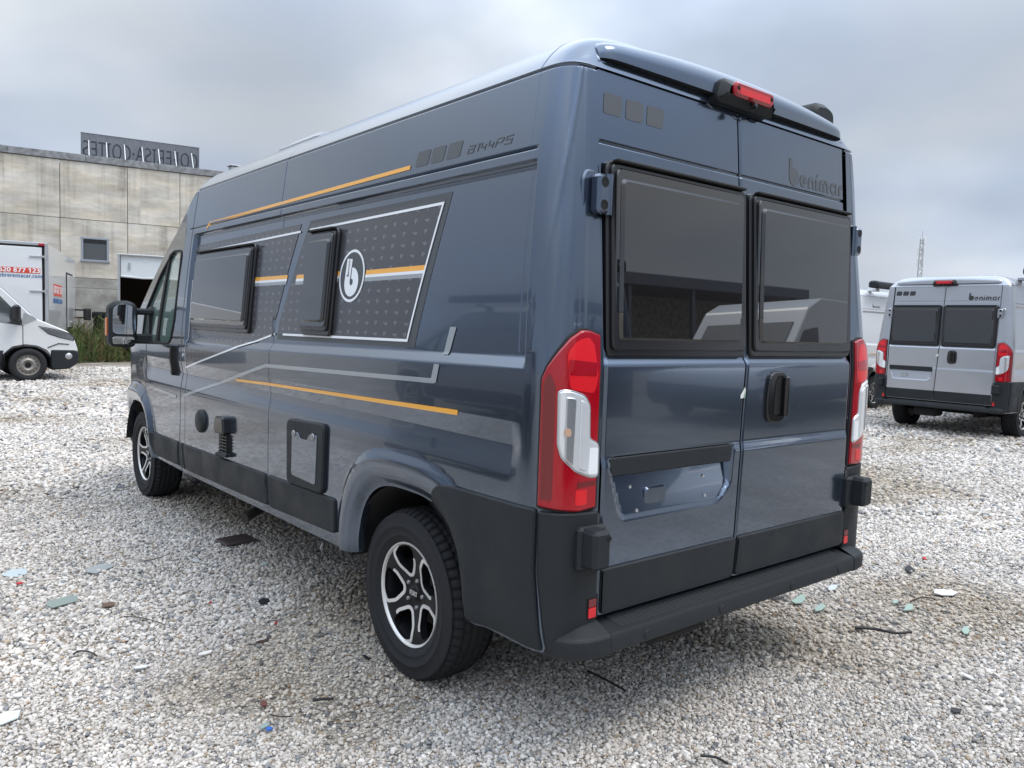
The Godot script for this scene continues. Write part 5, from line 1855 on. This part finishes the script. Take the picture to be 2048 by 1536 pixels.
# ------------------------------------------------------------------ tyres, weeds, mast
func build_yard_things() -> void:
	for k in 7:
		var o := single("worn_tyre", MB.new().lathe(pv([0.20, 0.0, 0.27, -0.015, 0.315, 0.0, 0.33, 0.04, 0.33, 0.16, 0.315, 0.20, 0.27, 0.215, 0.20, 0.20, 0.20, 0.0]), 36, Transform3D.IDENTITY, 0.4), M.tyre_rubber, ["bottom tyre of the old black tyre stack by the warehouse", "second tyre from the bottom of the old black stack", "third tyre from the bottom of the old black stack", "fourth tyre up in the old black stack", "fifth tyre up in the old black stack", "old black tyre just under the topmost of the stack", "topmost tyre of the old black stack by the warehouse"][k], "tyre", "stack of old tyres by the open box truck")
		o.position = Vector3(3.17 + rng.randf_range(-0.05, 0.05), 0.01 + 0.2145 * k, -26.3 + rng.randf_range(-0.05, 0.05))
		o.rotation.x = -PI / 2
	# weeds: tall shoots before the wall
	var leaf := MB.new()
	for q in [[Vector3(0, 0, 0), 0.0], [Vector3(0, 0, 0), 1.6]]:
		var b := Basis(Vector3.UP, q[1])
		leaf.flat([b * Vector3(-0.012, 0, 0), b * Vector3(0.012, 0, 0), b * Vector3(0.030, 0.35, 0.05), b * Vector3(0.0, 1.0, 0.22), b * Vector3(-0.030, 0.35, 0.05)])
	var greens := [Color(0.09, 0.14, 0.04), Color(0.13, 0.18, 0.05), Color(0.07, 0.11, 0.035), Color(0.20, 0.20, 0.08), Color(0.22, 0.16, 0.08)]
	var wm := mat("weed_leaf", Color(1, 1, 1), 0.8)
	wm.vertex_color_use_as_albedo = true
	wm.backlight_enabled = true
	wm.backlight = Color(0.25, 0.3, 0.1)
	var xf := []
	var co := []
	var clumps := []
	for k in 150:
		var c := Vector3(rng.randf_range(1.7, 5.2), 0, 0)
		c.z = -23.6 - (c.x - 1.7) * 0.35 - rng.randf_range(0.0, 2.6)
		clumps.append([c, rng.randf_range(0.35, 1.15) * (1.25 if c.x < 3.0 else 0.8)])
	for k in 16:
		clumps.append([Vector3(rng.randf_range(8.8, 9.9), 0, rng.randf_range(-4.4, -3.4)), rng.randf_range(0.04, 0.10)])
	for k in 10:
		clumps.append([Vector3(rng.randf_range(0.8, 2.4), 0, rng.randf_range(-20.5, -18.5)), rng.randf_range(0.06, 0.16)])
	for c in clumps:
		var stems := 5 if c[1] > 0.3 else 3
		for m in stems:
			var h: float = c[1] * rng.randf_range(0.6, 1.1)
			var base: Vector3 = c[0] + Vector3(rng.randf_range(-0.12, 0.12), 0, rng.randf_range(-0.12, 0.12)) * (1.0 if h > 0.3 else 0.6)
			var lean := Vector3(rng.randf_range(-0.25, 0.25), 1, rng.randf_range(-0.25, 0.25)).normalized()
			var col: Color = greens[rng.randi() % greens.size()]
			for l in 13:
				var u := float(l) / 13.0
				var b := Basis(Vector3.UP, rng.randf() * TAU) * Basis(Vector3.RIGHT, rng.randf_range(0.4, 1.1) * (1.0 - 0.4 * u))
				var s := h * lerpf(0.34, 0.16, u)
				xf.append(Transform3D(b.scaled(Vector3(s * 1.4, s, s)), base + lean * h * u * 0.9))
				co.append(col * rng.randf_range(0.75, 1.3))
			xf.append(Transform3D(Basis(Quaternion(Vector3.UP, lean)).scaled(Vector3(0.35 * h, h, 0.2 * h)), base))
			co.append(col)
	var w := scatter("weeds", leaf.mesh(), wm, xf, co)
	tag(w, "tall green weeds growing before the warehouse wall", "weeds")
	# the far radio mast
	var m := thing("radio_mast", "far lattice radio mast with pale antenna panels above the silver camper van", "mast", dir_of(1829, 690) * Vector3(190, 0, 190) + Vector3(-2.6, 0, 1.8), 0.3)
	var lat := MB.new()
	var hgt := 23.0
	for q in [Vector2(-1, -1), Vector2(1, -1), Vector2(1, 1), Vector2(-1, 1)]:
		lat.tube([Vector3(q.x * 0.60, 0, q.y * 0.60), Vector3(q.x * 0.30, hgt, q.y * 0.30)], 0.07, 5)
	for k in 16:
		var y0 := hgt * k / 16.0
		var y1 := hgt * (k + 1) / 16.0
		var a := lerpf(0.60, 0.30, k / 16.0)
		var b2 := lerpf(0.60, 0.30, (k + 1) / 16.0)
		for s in 4:
			var c0 := Vector3(1, 0, 1).rotated(Vector3.UP, PI / 2 * s)
			var c1 := Vector3(1, 0, 1).rotated(Vector3.UP, PI / 2 * (s + 1))
			lat.tube([c0 * a + Vector3(0, y0, 0), c1 * b2 + Vector3(0, y1, 0)], 0.05, 4)
	part("lattice", lat, M.galvanised, m)
	for k in 9:
		var a := TAU * (k % 3) / 3.0
		part("antenna", MB.new().box(T(Vector3(cos(a) * 0.75, hgt - 0.4 - 2.3 * (k / 3), sin(a) * 0.75), Basis(Vector3.UP, -a)), Vector3(0.2, 1.7, 0.28), 0.04), M.strut_white, m)
	for k in 3:
		part("dish", MB.new().lathe(pv([0.0, 0.2, 0.35, 0.18, 0.45, 0.0]), 16, T(Vector3(0.85, hgt - 7.2 - k, 0.3 * k))), M.strut_white, m)
	part("lightning_rod", MB.new().tube([Vector3(0, hgt, 0), Vector3(0, hgt + 1.6, 0)], 0.05, 5), M.galvanised, m)


func scatter(nm: String, mesh: Mesh, m: Material, xf: Array, co: Array) -> MultiMeshInstance3D:
	var mm := MultiMesh.new()
	mm.transform_format = MultiMesh.TRANSFORM_3D
	mm.use_colors = true
	mm.mesh = mesh
	mm.instance_count = xf.size()
	var buf := PackedFloat32Array()
	buf.resize(xf.size() * 16)
	for i in xf.size():
		var t: Transform3D = xf[i]
		var c: Color = co[i]
		var k := i * 16
		buf[k] = t.basis.x.x; buf[k + 1] = t.basis.y.x; buf[k + 2] = t.basis.z.x; buf[k + 3] = t.origin.x
		buf[k + 4] = t.basis.x.y; buf[k + 5] = t.basis.y.y; buf[k + 6] = t.basis.z.y; buf[k + 7] = t.origin.y
		buf[k + 8] = t.basis.x.z; buf[k + 9] = t.basis.y.z; buf[k + 10] = t.basis.z.z; buf[k + 11] = t.origin.z
		buf[k + 12] = c.r; buf[k + 13] = c.g; buf[k + 14] = c.b; buf[k + 15] = 1.0
	mm.buffer = buf
	var o := MultiMeshInstance3D.new()
	o.multimesh = mm
	o.material_override = m
	put_child(o, nm, self)
	o.set_meta("kind", "stuff")
	return o


# ------------------------------------------------------------------ ground and gravel
func gravel_picture(size: int, cells: int) -> Array:   # [colour, height]: packed small stones, wrapping round at the edges
	var r := RandomNumberGenerator.new()
	r.seed = 99
	var pts := []
	for i in cells:
		for j in cells:
			pts.append([Vector2((i + r.randf_range(0.1, 0.9)) / cells, (j + r.randf_range(0.1, 0.9)) / cells) * size, stone_colour(r), r.randf_range(0.8, 1.2)])
	var im := Image.create(size, size, true, Image.FORMAT_RGB8)
	var hi := Image.create(size, size, true, Image.FORMAT_L8)
	var cs := float(size) / cells
	for x in size:
		for y in size:
			var ci := int(x / cs)
			var cj := int(y / cs)
			var d1 := 1e9
			var d2 := 1e9
			var best := 0
			for a in [-1, 0, 1]:
				for b in [-1, 0, 1]:
					var k := posmod(ci + a, cells) * cells + posmod(cj + b, cells)
					var q: Vector2 = pts[k][0]
					var dx := absf(q.x - x)
					var dy := absf(q.y - y)
					dx = minf(dx, size - dx)
					dy = minf(dy, size - dy)
					var d: float = (dx * dx + dy * dy) * pts[k][2]
					if d < d1:
						d2 = d1
						d1 = d
						best = k
					elif d < d2:
						d2 = d
			var rim := clampf((sqrt(d2) - sqrt(d1)) / cs * 2.4, 0.0, 1.0)
			var c: Color = pts[best][1]
			im.set_pixel(x, y, c.linear_to_srgb())
			hi.set_pixel(x, y, Color(rim, rim, rim))
	im.generate_mipmaps()
	return [im, hi]


func stone_colour(r: RandomNumberGenerator) -> Color:
	var t := r.randf()
	var c: Color
	if t < 0.50:
		c = Color(0.61, 0.56, 0.505)
	elif t < 0.70:
		c = Color(0.73, 0.69, 0.64)
	elif t < 0.84:
		c = Color(0.44, 0.415, 0.39)
	elif t < 0.93:
		c = Color(0.27, 0.275, 0.285)
	elif t < 0.97:
		c = Color(0.46, 0.36, 0.26)
	else:
		c = Color(0.17, 0.165, 0.16)
	return c * r.randf_range(0.78, 1.18)


func build_ground() -> void:
	var pics := gravel_picture(768, 64)
	var m := mat("ground_gravel", Color(1, 1, 1), 0.95)
	m.albedo_texture = ImageTexture.create_from_image(pics[0])
	m.heightmap_enabled = true
	m.heightmap_texture = ImageTexture.create_from_image(pics[1])
	m.heightmap_scale = 1.2
	m.uv1_triplanar = true
	m.uv1_world_triplanar = true
	m.uv1_scale = Vector3.ONE * 0.58
	m.detail_enabled = true
	m.detail_blend_mode = BaseMaterial3D.BLEND_MODE_MUL
	m.detail_uv_layer = BaseMaterial3D.DETAIL_UV_2
	m.detail_albedo = noise_tex(41, 0.02, 512, Color(0.72, 0.69, 0.64), Color(1, 1, 1), 5)
	m.uv2_triplanar = true
	m.uv2_world_triplanar = true
	m.uv2_scale = Vector3.ONE * 0.09
	var st := MB.new().flat([Vector3(-400, 0, -400), Vector3(400, 0, -400), Vector3(400, 0, 400), Vector3(-400, 0, 400)], Vector3.UP)
	structure("ground", st, m)


func stone_mesh(seed_: int) -> ArrayMesh:
	var r := RandomNumberGenerator.new()
	r.seed = seed_
	var ph := (1.0 + sqrt(5.0)) / 2.0
	var vs := []
	for q in [Vector3(-1, ph, 0), Vector3(1, ph, 0), Vector3(-1, -ph, 0), Vector3(1, -ph, 0), Vector3(0, -1, ph), Vector3(0, 1, ph), Vector3(0, -1, -ph), Vector3(0, 1, -ph), Vector3(ph, 0, -1), Vector3(ph, 0, 1), Vector3(-ph, 0, -1), Vector3(-ph, 0, 1)]:
		vs.append(q.normalized())
	var fs := [[0, 11, 5], [0, 5, 1], [0, 1, 7], [0, 7, 10], [0, 10, 11], [1, 5, 9], [5, 11, 4], [11, 10, 2], [10, 7, 6], [7, 1, 8], [3, 9, 4], [3, 4, 2], [3, 2, 6], [3, 6, 8], [3, 8, 9], [4, 9, 5], [2, 4, 11], [6, 2, 10], [8, 6, 7], [9, 8, 1]]
	var mid := {}
	var out := []
	for f in fs:
		var e := []
		for k in 3:
			var a: int = f[k]
			var b: int = f[(k + 1) % 3]
			var key := Vector2i(mini(a, b), maxi(a, b))
			if not mid.has(key):
				mid[key] = vs.size()
				vs.append(((vs[a] + vs[b]) * 0.5).normalized())
			e.append(mid[key])
		out += [[f[0], e[0], e[2]], [f[1], e[1], e[0]], [f[2], e[2], e[1]], [e[0], e[1], e[2]]]
	# flatten by a few random planes, as broken stone is
	var planes := []
	for k in 7:
		planes.append([Vector3(r.randf_range(-1, 1), r.randf_range(-1, 1), r.randf_range(-1, 1)).normalized(), r.randf_range(0.55, 0.85)])
	var sc := Vector3(r.randf_range(0.85, 1.2), r.randf_range(0.55, 0.8), r.randf_range(0.75, 1.0))
	for i in vs.size():
		var q: Vector3 = vs[i] * r.randf_range(0.93, 1.05)
		for p in planes:
			var d: float = q.dot(p[0])
			if d > p[1]:
				q -= p[0] * (d - p[1])
		vs[i] = q * sc
	var nn := []
	nn.resize(vs.size())
	nn.fill(Vector3.ZERO)
	for f in out:
		var g: Vector3 = (vs[f[1]] - vs[f[0]]).cross(vs[f[2]] - vs[f[0]])
		if g.dot(vs[f[0]]) < 0:
			g = -g
		for k in 3:
			nn[f[k]] += g
	var mb := MB.new()
	for f in out:
		var g: Vector3 = (vs[f[1]] - vs[f[0]]).cross(vs[f[2]] - vs[f[0]]).normalized()
		if g.dot(vs[f[0]]) < 0:
			g = -g
		var id := []
		for k in 3:
			id.append(mb.p(vs[f[k]], (nn[f[k]].normalized() + g * 0.8).normalized()))
		mb.tri(id[0], id[1], id[2])
	return mb.mesh()


func build_gravel() -> void:
	var m := mat("gravel_stone", Color(1, 1, 1), 0.85)
	m.vertex_color_use_as_albedo = true
	m.albedo_texture = noise_tex(57, 0.05, 256, Color(0.86, 0.86, 0.86), Color(1, 1, 1), 4)
	tri(m, 1.3)
	var kinds := 6
	var bufs := []
	for k in kinds:
		bufs.append(PackedFloat32Array())
	var bases := []
	for k in 96:
		bases.append(Basis(Vector3.UP, rng.randf() * TAU) * Basis(Vector3.RIGHT, rng.randf_range(-0.6, 0.6)) * Basis(Vector3.BACK, rng.randf_range(-0.5, 0.5)))
	var cols := []
	for k in 256:
		cols.append(stone_colour(rng))
	var patch := FastNoiseLite.new()
	patch.seed = 8
	patch.frequency = 0.35
	patch.fractal_octaves = 3
	var eye := Vector2(-2.647, 1.782)
	var fwd := Vector2(0.633, -0.774)
	for band in [[0.5, 3.6, 0.0118, 0.0084], [3.6, 7.0, 0.0165, 0.0113], [7.0, 12.5, 0.030, 0.0180], [12.5, 24.0, 0.058, 0.031]]:
		var near: float = band[0]
		var far: float = band[1]
		var step: float = band[2]
		var n := int(far / step)
		for i in range(-n, n):
			for j in range(-n, n):
				var d := Vector2(i * step, j * step)
				var a := d.x * fwd.x + d.y * fwd.y
				if a < near * 0.6 or a > far:
					continue
				var l := d.length()
				if l < near or l >= far or a < 0.76 * l - 0.5:
					continue
				var r := rng.randi()
				var x := eye.x + d.x + ((r & 255) / 255.0 - 0.5) * step
				var z := eye.y + d.y + (((r >> 8) & 255) / 255.0 - 0.5) * step
				var big := ((r >> 16) & 255) / 255.0
				var s: float = band[3] * (0.55 + 0.95 * big * big + (0.5 if (r & 63) == 7 else 0.0))
				var b: Basis = bases[(r >> 9) % 96]
				var c: Color = cols[(r >> 13) & 255]
				var p := patch.get_noise_2d(x, z)
				if p < -0.22 and ((r >> 24) & 3) < 2:
					continue
				var k := 1.0 + 0.30 * p
				var br := maxf(0.0, -p - 0.05) * 0.4
				var y: float = s * (0.10 + 0.40 * (((r >> 20) & 255) / 255.0))
				var buf: PackedFloat32Array = bufs[(r >> 5) % kinds]
				buf.append_array(PackedFloat32Array([b.x.x * s, b.y.x * s, b.z.x * s, x, b.x.y * s, b.y.y * s, b.z.y * s, y, b.x.z * s, b.y.z * s, b.z.z * s, z, c.r * k, c.g * k * (1.0 - 0.3 * br), c.b * k * (1.0 - 0.8 * br), 1.0]))
				bufs[(r >> 5) % kinds] = buf
	for k in kinds:
		var mm := MultiMesh.new()
		mm.transform_format = MultiMesh.TRANSFORM_3D
		mm.use_colors = true
		mm.mesh = stone_mesh(300 + k)
		mm.instance_count = bufs[k].size() / 16
		mm.buffer = bufs[k]
		var o := MultiMeshInstance3D.new()
		o.multimesh = mm
		o.material_override = m
		put_child(o, "gravel", self)
		o.set_meta("kind", "stuff")
		tag(o, "loose pale gravel covering the whole yard")


# ------------------------------------------------------------------ litter on the gravel
func on_ground(u: float, v: float) -> Vector3:   # the spot of the yard under a photograph pixel
	var d := dir_of(u, v)
	var c := Vector3(-2.64711, 1.48090, 1.78245)
	return c + d * (-c.y / d.y)


func shard(nm: String, c: Color, label: String, at: Vector3, l: float, w: float, turn: float, seed_: int, tilt := 0.12, rough := 0.6) -> void:
	var r := RandomNumberGenerator.new()
	r.seed = seed_
	var poly := PackedVector2Array()
	var n := 5 + seed_ % 3
	for k in n:
		var a := TAU * (k + r.randf_range(-0.3, 0.3)) / n
		poly.append(Vector2(cos(a) * l * 0.5 * r.randf_range(0.75, 1.1), sin(a) * w * 0.5 * r.randf_range(0.7, 1.1)))
	var m := mat("litter_%d" % seed_, c, rough)
	var o := single(nm, MB.new().prism(poly, Transform3D(Basis(Vector3.RIGHT, Vector3.FORWARD, Vector3.UP), Vector3.ZERO), 0.005, 0.001), m, label, "litter")
	o.position = at + Vector3(0, 0.017, 0)
	o.basis = Basis(Vector3.UP, turn) * Basis(Vector3.RIGHT, tilt)


func strand(nm: String, c: Color, label: String, pts: Array, rad: float, rough := 0.6) -> void:
	var path := []
	for q in pts:
		path.append(on_ground(q[0], q[1]) + Vector3(0, 0.018 + rad, 0))
	var base: Vector3 = path[0]
	base.y = 0.0
	for k in path.size():
		path[k] -= base
	var fine := []
	for k in path.size() - 1:
		for f in 5:
			var p0: Vector3 = path[maxi(k - 1, 0)]
			var p3: Vector3 = path[mini(k + 2, path.size() - 1)]
			fine.append(path[k].cubic_interpolate(path[k + 1], p0, p3, f / 5.0))
	fine.append(path[path.size() - 1])
	var o := single(nm, MB.new().tube(fine, rad, 7, rad * 0.8), mat("strand_%s" % nm + str(M.size()), c, rough), label, "litter")
	o.position = base


func build_litter() -> void:
	var sheet := thing("rubber_mat", "flat dark brown ribbed mat lying on the gravel left of the big van", "mat", on_ground(473, 1086) + Vector3(0, 0.020, 0), 0.15)
	part("mat_sheet", MB.new().prism(rounded(pv([-0.115, -0.085, 0.095, -0.095, 0.115, 0.09, -0.10, 0.095]), 0.008, 2), Transform3D(Basis(Vector3.RIGHT, Vector3.FORWARD, Vector3.UP), Vector3.ZERO), 0.008, 0.002), mat("mat_brown", Color(0.085, 0.066, 0.060), 0.6), sheet)
	for k in 9:
		part("mat_rib", MB.new().box(T(Vector3(0, 0.009, -0.072 + 0.018 * k)), Vector3(0.19, 0.003, 0.005)), M.mat_brown, sheet)
	var green := Color(0.20, 0.25, 0.22)
	var white := Color(0.66, 0.67, 0.66)
	var brown := Color(0.13, 0.075, 0.05)
	var black := Color(0.018, 0.018, 0.02)
	var red := Color(0.45, 0.02, 0.025)
	shard("glass_shard", green, "large grey-green flat shard alone at the left of the yard", on_ground(125, 1210), 0.20, 0.11, 0.5, 11, 0.10, 0.3)
	shard("tile_piece", brown, "rust brown square chip right of the large grey-green shard", on_ground(216, 1217), 0.085, 0.075, 0.2, 12)
	shard("plastic_sheet", Color(0.32, 0.34, 0.34), "torn grey plastic sheet near the left edge below the white van", on_ground(200, 1143), 0.23, 0.10, 0.7, 13, 0.15, 0.35)
	shard("plastic_piece", Color(0.42, 0.48, 0.50), "crumpled pale blue-grey plastic piece at the far left edge", on_ground(32, 1153), 0.13, 0.08, 0.2, 14, 0.4, 0.3)
	shard("plastic_piece", white, "white upright flake left of the ribbed mat", on_ground(392, 1127), 0.065, 0.05, 1.0, 15, 0.5)
	shard("plastic_piece", Color(0.55, 0.62, 0.60), "pale mint flake below the ribbed mat", on_ground(529, 1133), 0.055, 0.035, 0.4, 16, 0.3)
	shard("rubber_scrap", black, "black folded rubber scrap in the middle of the open gravel", on_ground(528, 1209), 0.095, 0.05, 0.6, 17, 0.3)
	shard("rubber_scrap", black, "small black triangular scrap beside the rear tyre", on_ground(732, 1323), 0.045, 0.04, 1.2, 18, 0.5)
	shard("paper_scrap", white, "white torn strip below the curved black trim", on_ground(282, 1343), 0.075, 0.025, -0.3, 19)
	shard("paper_scrap", Color(0.72, 0.70, 0.66), "cream leaf-shaped scrap in the open gravel", on_ground(412, 1314), 0.08, 0.022, 0.1, 20, 0.25)
	shard("plastic_piece", Color(0.60, 0.66, 0.66), "big pale plate fragment cut off by the lower left edge", on_ground(12, 1446), 0.13, 0.085, 0.3, 21, 0.1, 0.4)
	shard("plastic_piece", white, "small square white chip at the lower left", on_ground(36, 1400), 0.040, 0.034, 0.6, 22)
	shard("plastic_piece", Color(0.03, 0.13, 0.48), "bright blue chip among the stones at the bottom", on_ground(538, 1468), 0.030, 0.022, 0.3, 23)
	shard("glass_shard", Color(0.28, 0.36, 0.34), "small green-grey shard touching the blue chip", on_ground(530, 1462), 0.05, 0.03, 0.5, 24, 0.2, 0.3)
	shard("tile_piece", Color(0.16, 0.065, 0.055), "dark red-brown chip at the bottom between the black strips", on_ground(527, 1416), 0.05, 0.035, 1.1, 25, 0.3)
	shard("rubber_scrap", Color(0.06, 0.03, 0.025), "dark brown sliver left of the rear tyre", on_ground(525, 1290), 0.075, 0.022, -0.1, 26, 0.3)
	shard("plastic_piece", red, "red chip at the far left by the white scrap", on_ground(40, 1173), 0.045, 0.022, 0.2, 27, 0.3)
	shard("plastic_piece", white, "white scrap beside the red chip at the far left", on_ground(62, 1176), 0.045, 0.022, 0.1, 28, 0.2)
	shard("plastic_piece", red, "tiny red sliver left of the rear wheel", on_ground(552, 1253), 0.040, 0.012, 0.8, 29, 0.2)
	shard("plastic_piece", red, "tiny red chip in the open gravel", on_ground(421, 1212), 0.024, 0.014, 0.4, 30, 0.2)
	shard("plastic_piece", white, "white bent plate right of the rear bumper", on_ground(1888, 1191), 0.16, 0.085, -0.55, 31, 0.15)
	shard("plastic_piece", Color(0.52, 0.56, 0.60), "pale blue flake just right of the step", on_ground(1665, 1181), 0.14, 0.05, 0.2, 32, 0.15)
	shard("rubber_scrap", black, "black crumpled scrap beyond the rear bumper's right end", on_ground(1818, 1144), 0.17, 0.07, 0.3, 33, 0.35)
	shard("paper_scrap", white, "white triangular scrap at the lower right", on_ground(1937, 1362), 0.06, 0.055, 0.9, 34, 0.3)
	shard("plastic_piece", red, "red chip far right of the rear bumper", on_ground(1848, 1122), 0.06, 0.03, 0.4, 35, 0.3)
	shard("rubber_scrap", black, "black scrap under the rear step", on_ground(1553, 1203), 0.13, 0.035, -0.4, 36, 0.2)
	shard("rubber_scrap", black, "black flake at the lower right", on_ground(1910, 1430), 0.06, 0.03, -0.5, 37, 0.3)
	strand("trim_strip", black, "long black rubber strip on the gravel right of the bumper", [[1710, 1265], [1750, 1268], [1790, 1276], [1822, 1274]], 0.008)
	strand("trim_strip", Color(0.02, 0.018, 0.025), "curved thin black trim below the grey-green shard", [[147, 1318], [158, 1312], [178, 1313], [194, 1322]], 0.004)
	strand("trim_strip", black, "black strip in the stones below the rear wheel", [[1175, 1352], [1215, 1372], [1250, 1392]], 0.005)
	strand("trim_strip", black, "thin black strip at the bottom left of the rear wheel", [[625, 1413], [645, 1410], [668, 1409]], 0.006)
	strand("wire", Color(0.03, 0.03, 0.03), "loop of thin black wire at the bottom", [[540, 1440], [560, 1444], [585, 1444]], 0.003)
	strand("twig", Color(0.10, 0.085, 0.07), "thin grey-brown twig in the open gravel", [[248, 1241], [290, 1245], [330, 1258]], 0.003, 0.9)
	strand("twig", Color(0.14, 0.12, 0.10), "pale twig left of the white upright flake", [[280, 1130], [305, 1126], [326, 1121]], 0.004, 0.9)
	strand("wire", black, "black wire cut off by the bottom edge", [[1400, 1524], [1430, 1527], [1455, 1540]], 0.005)
	strand("twig", Color(0.06, 0.04, 0.03), "dark bent twig right of the green film", [[1820, 1210], [1845, 1202], [1870, 1206]], 0.004, 0.9)
	for a in [[1600, 1205, 0.22], [1640, 1222, 0.16], [1790, 1210, 0.10], [1815, 1222, 0.18], [1930, 1268, 0.14]]:
		shard("green_film", Color(0.30, 0.40, 0.34), ["thin green film scrap nearest the rear step", "thin green film scrap second from the rear step", "small green film scrap left of the dark bent twig", "larger green film scrap below the dark bent twig", "green film scrap farthest right on the gravel"][[1600, 1640, 1790, 1815, 1930].find(a[0])], on_ground(a[0], a[1]), a[2], a[2] * 0.3, 0.2, 40 + int(a[0]) % 37, 0.05)
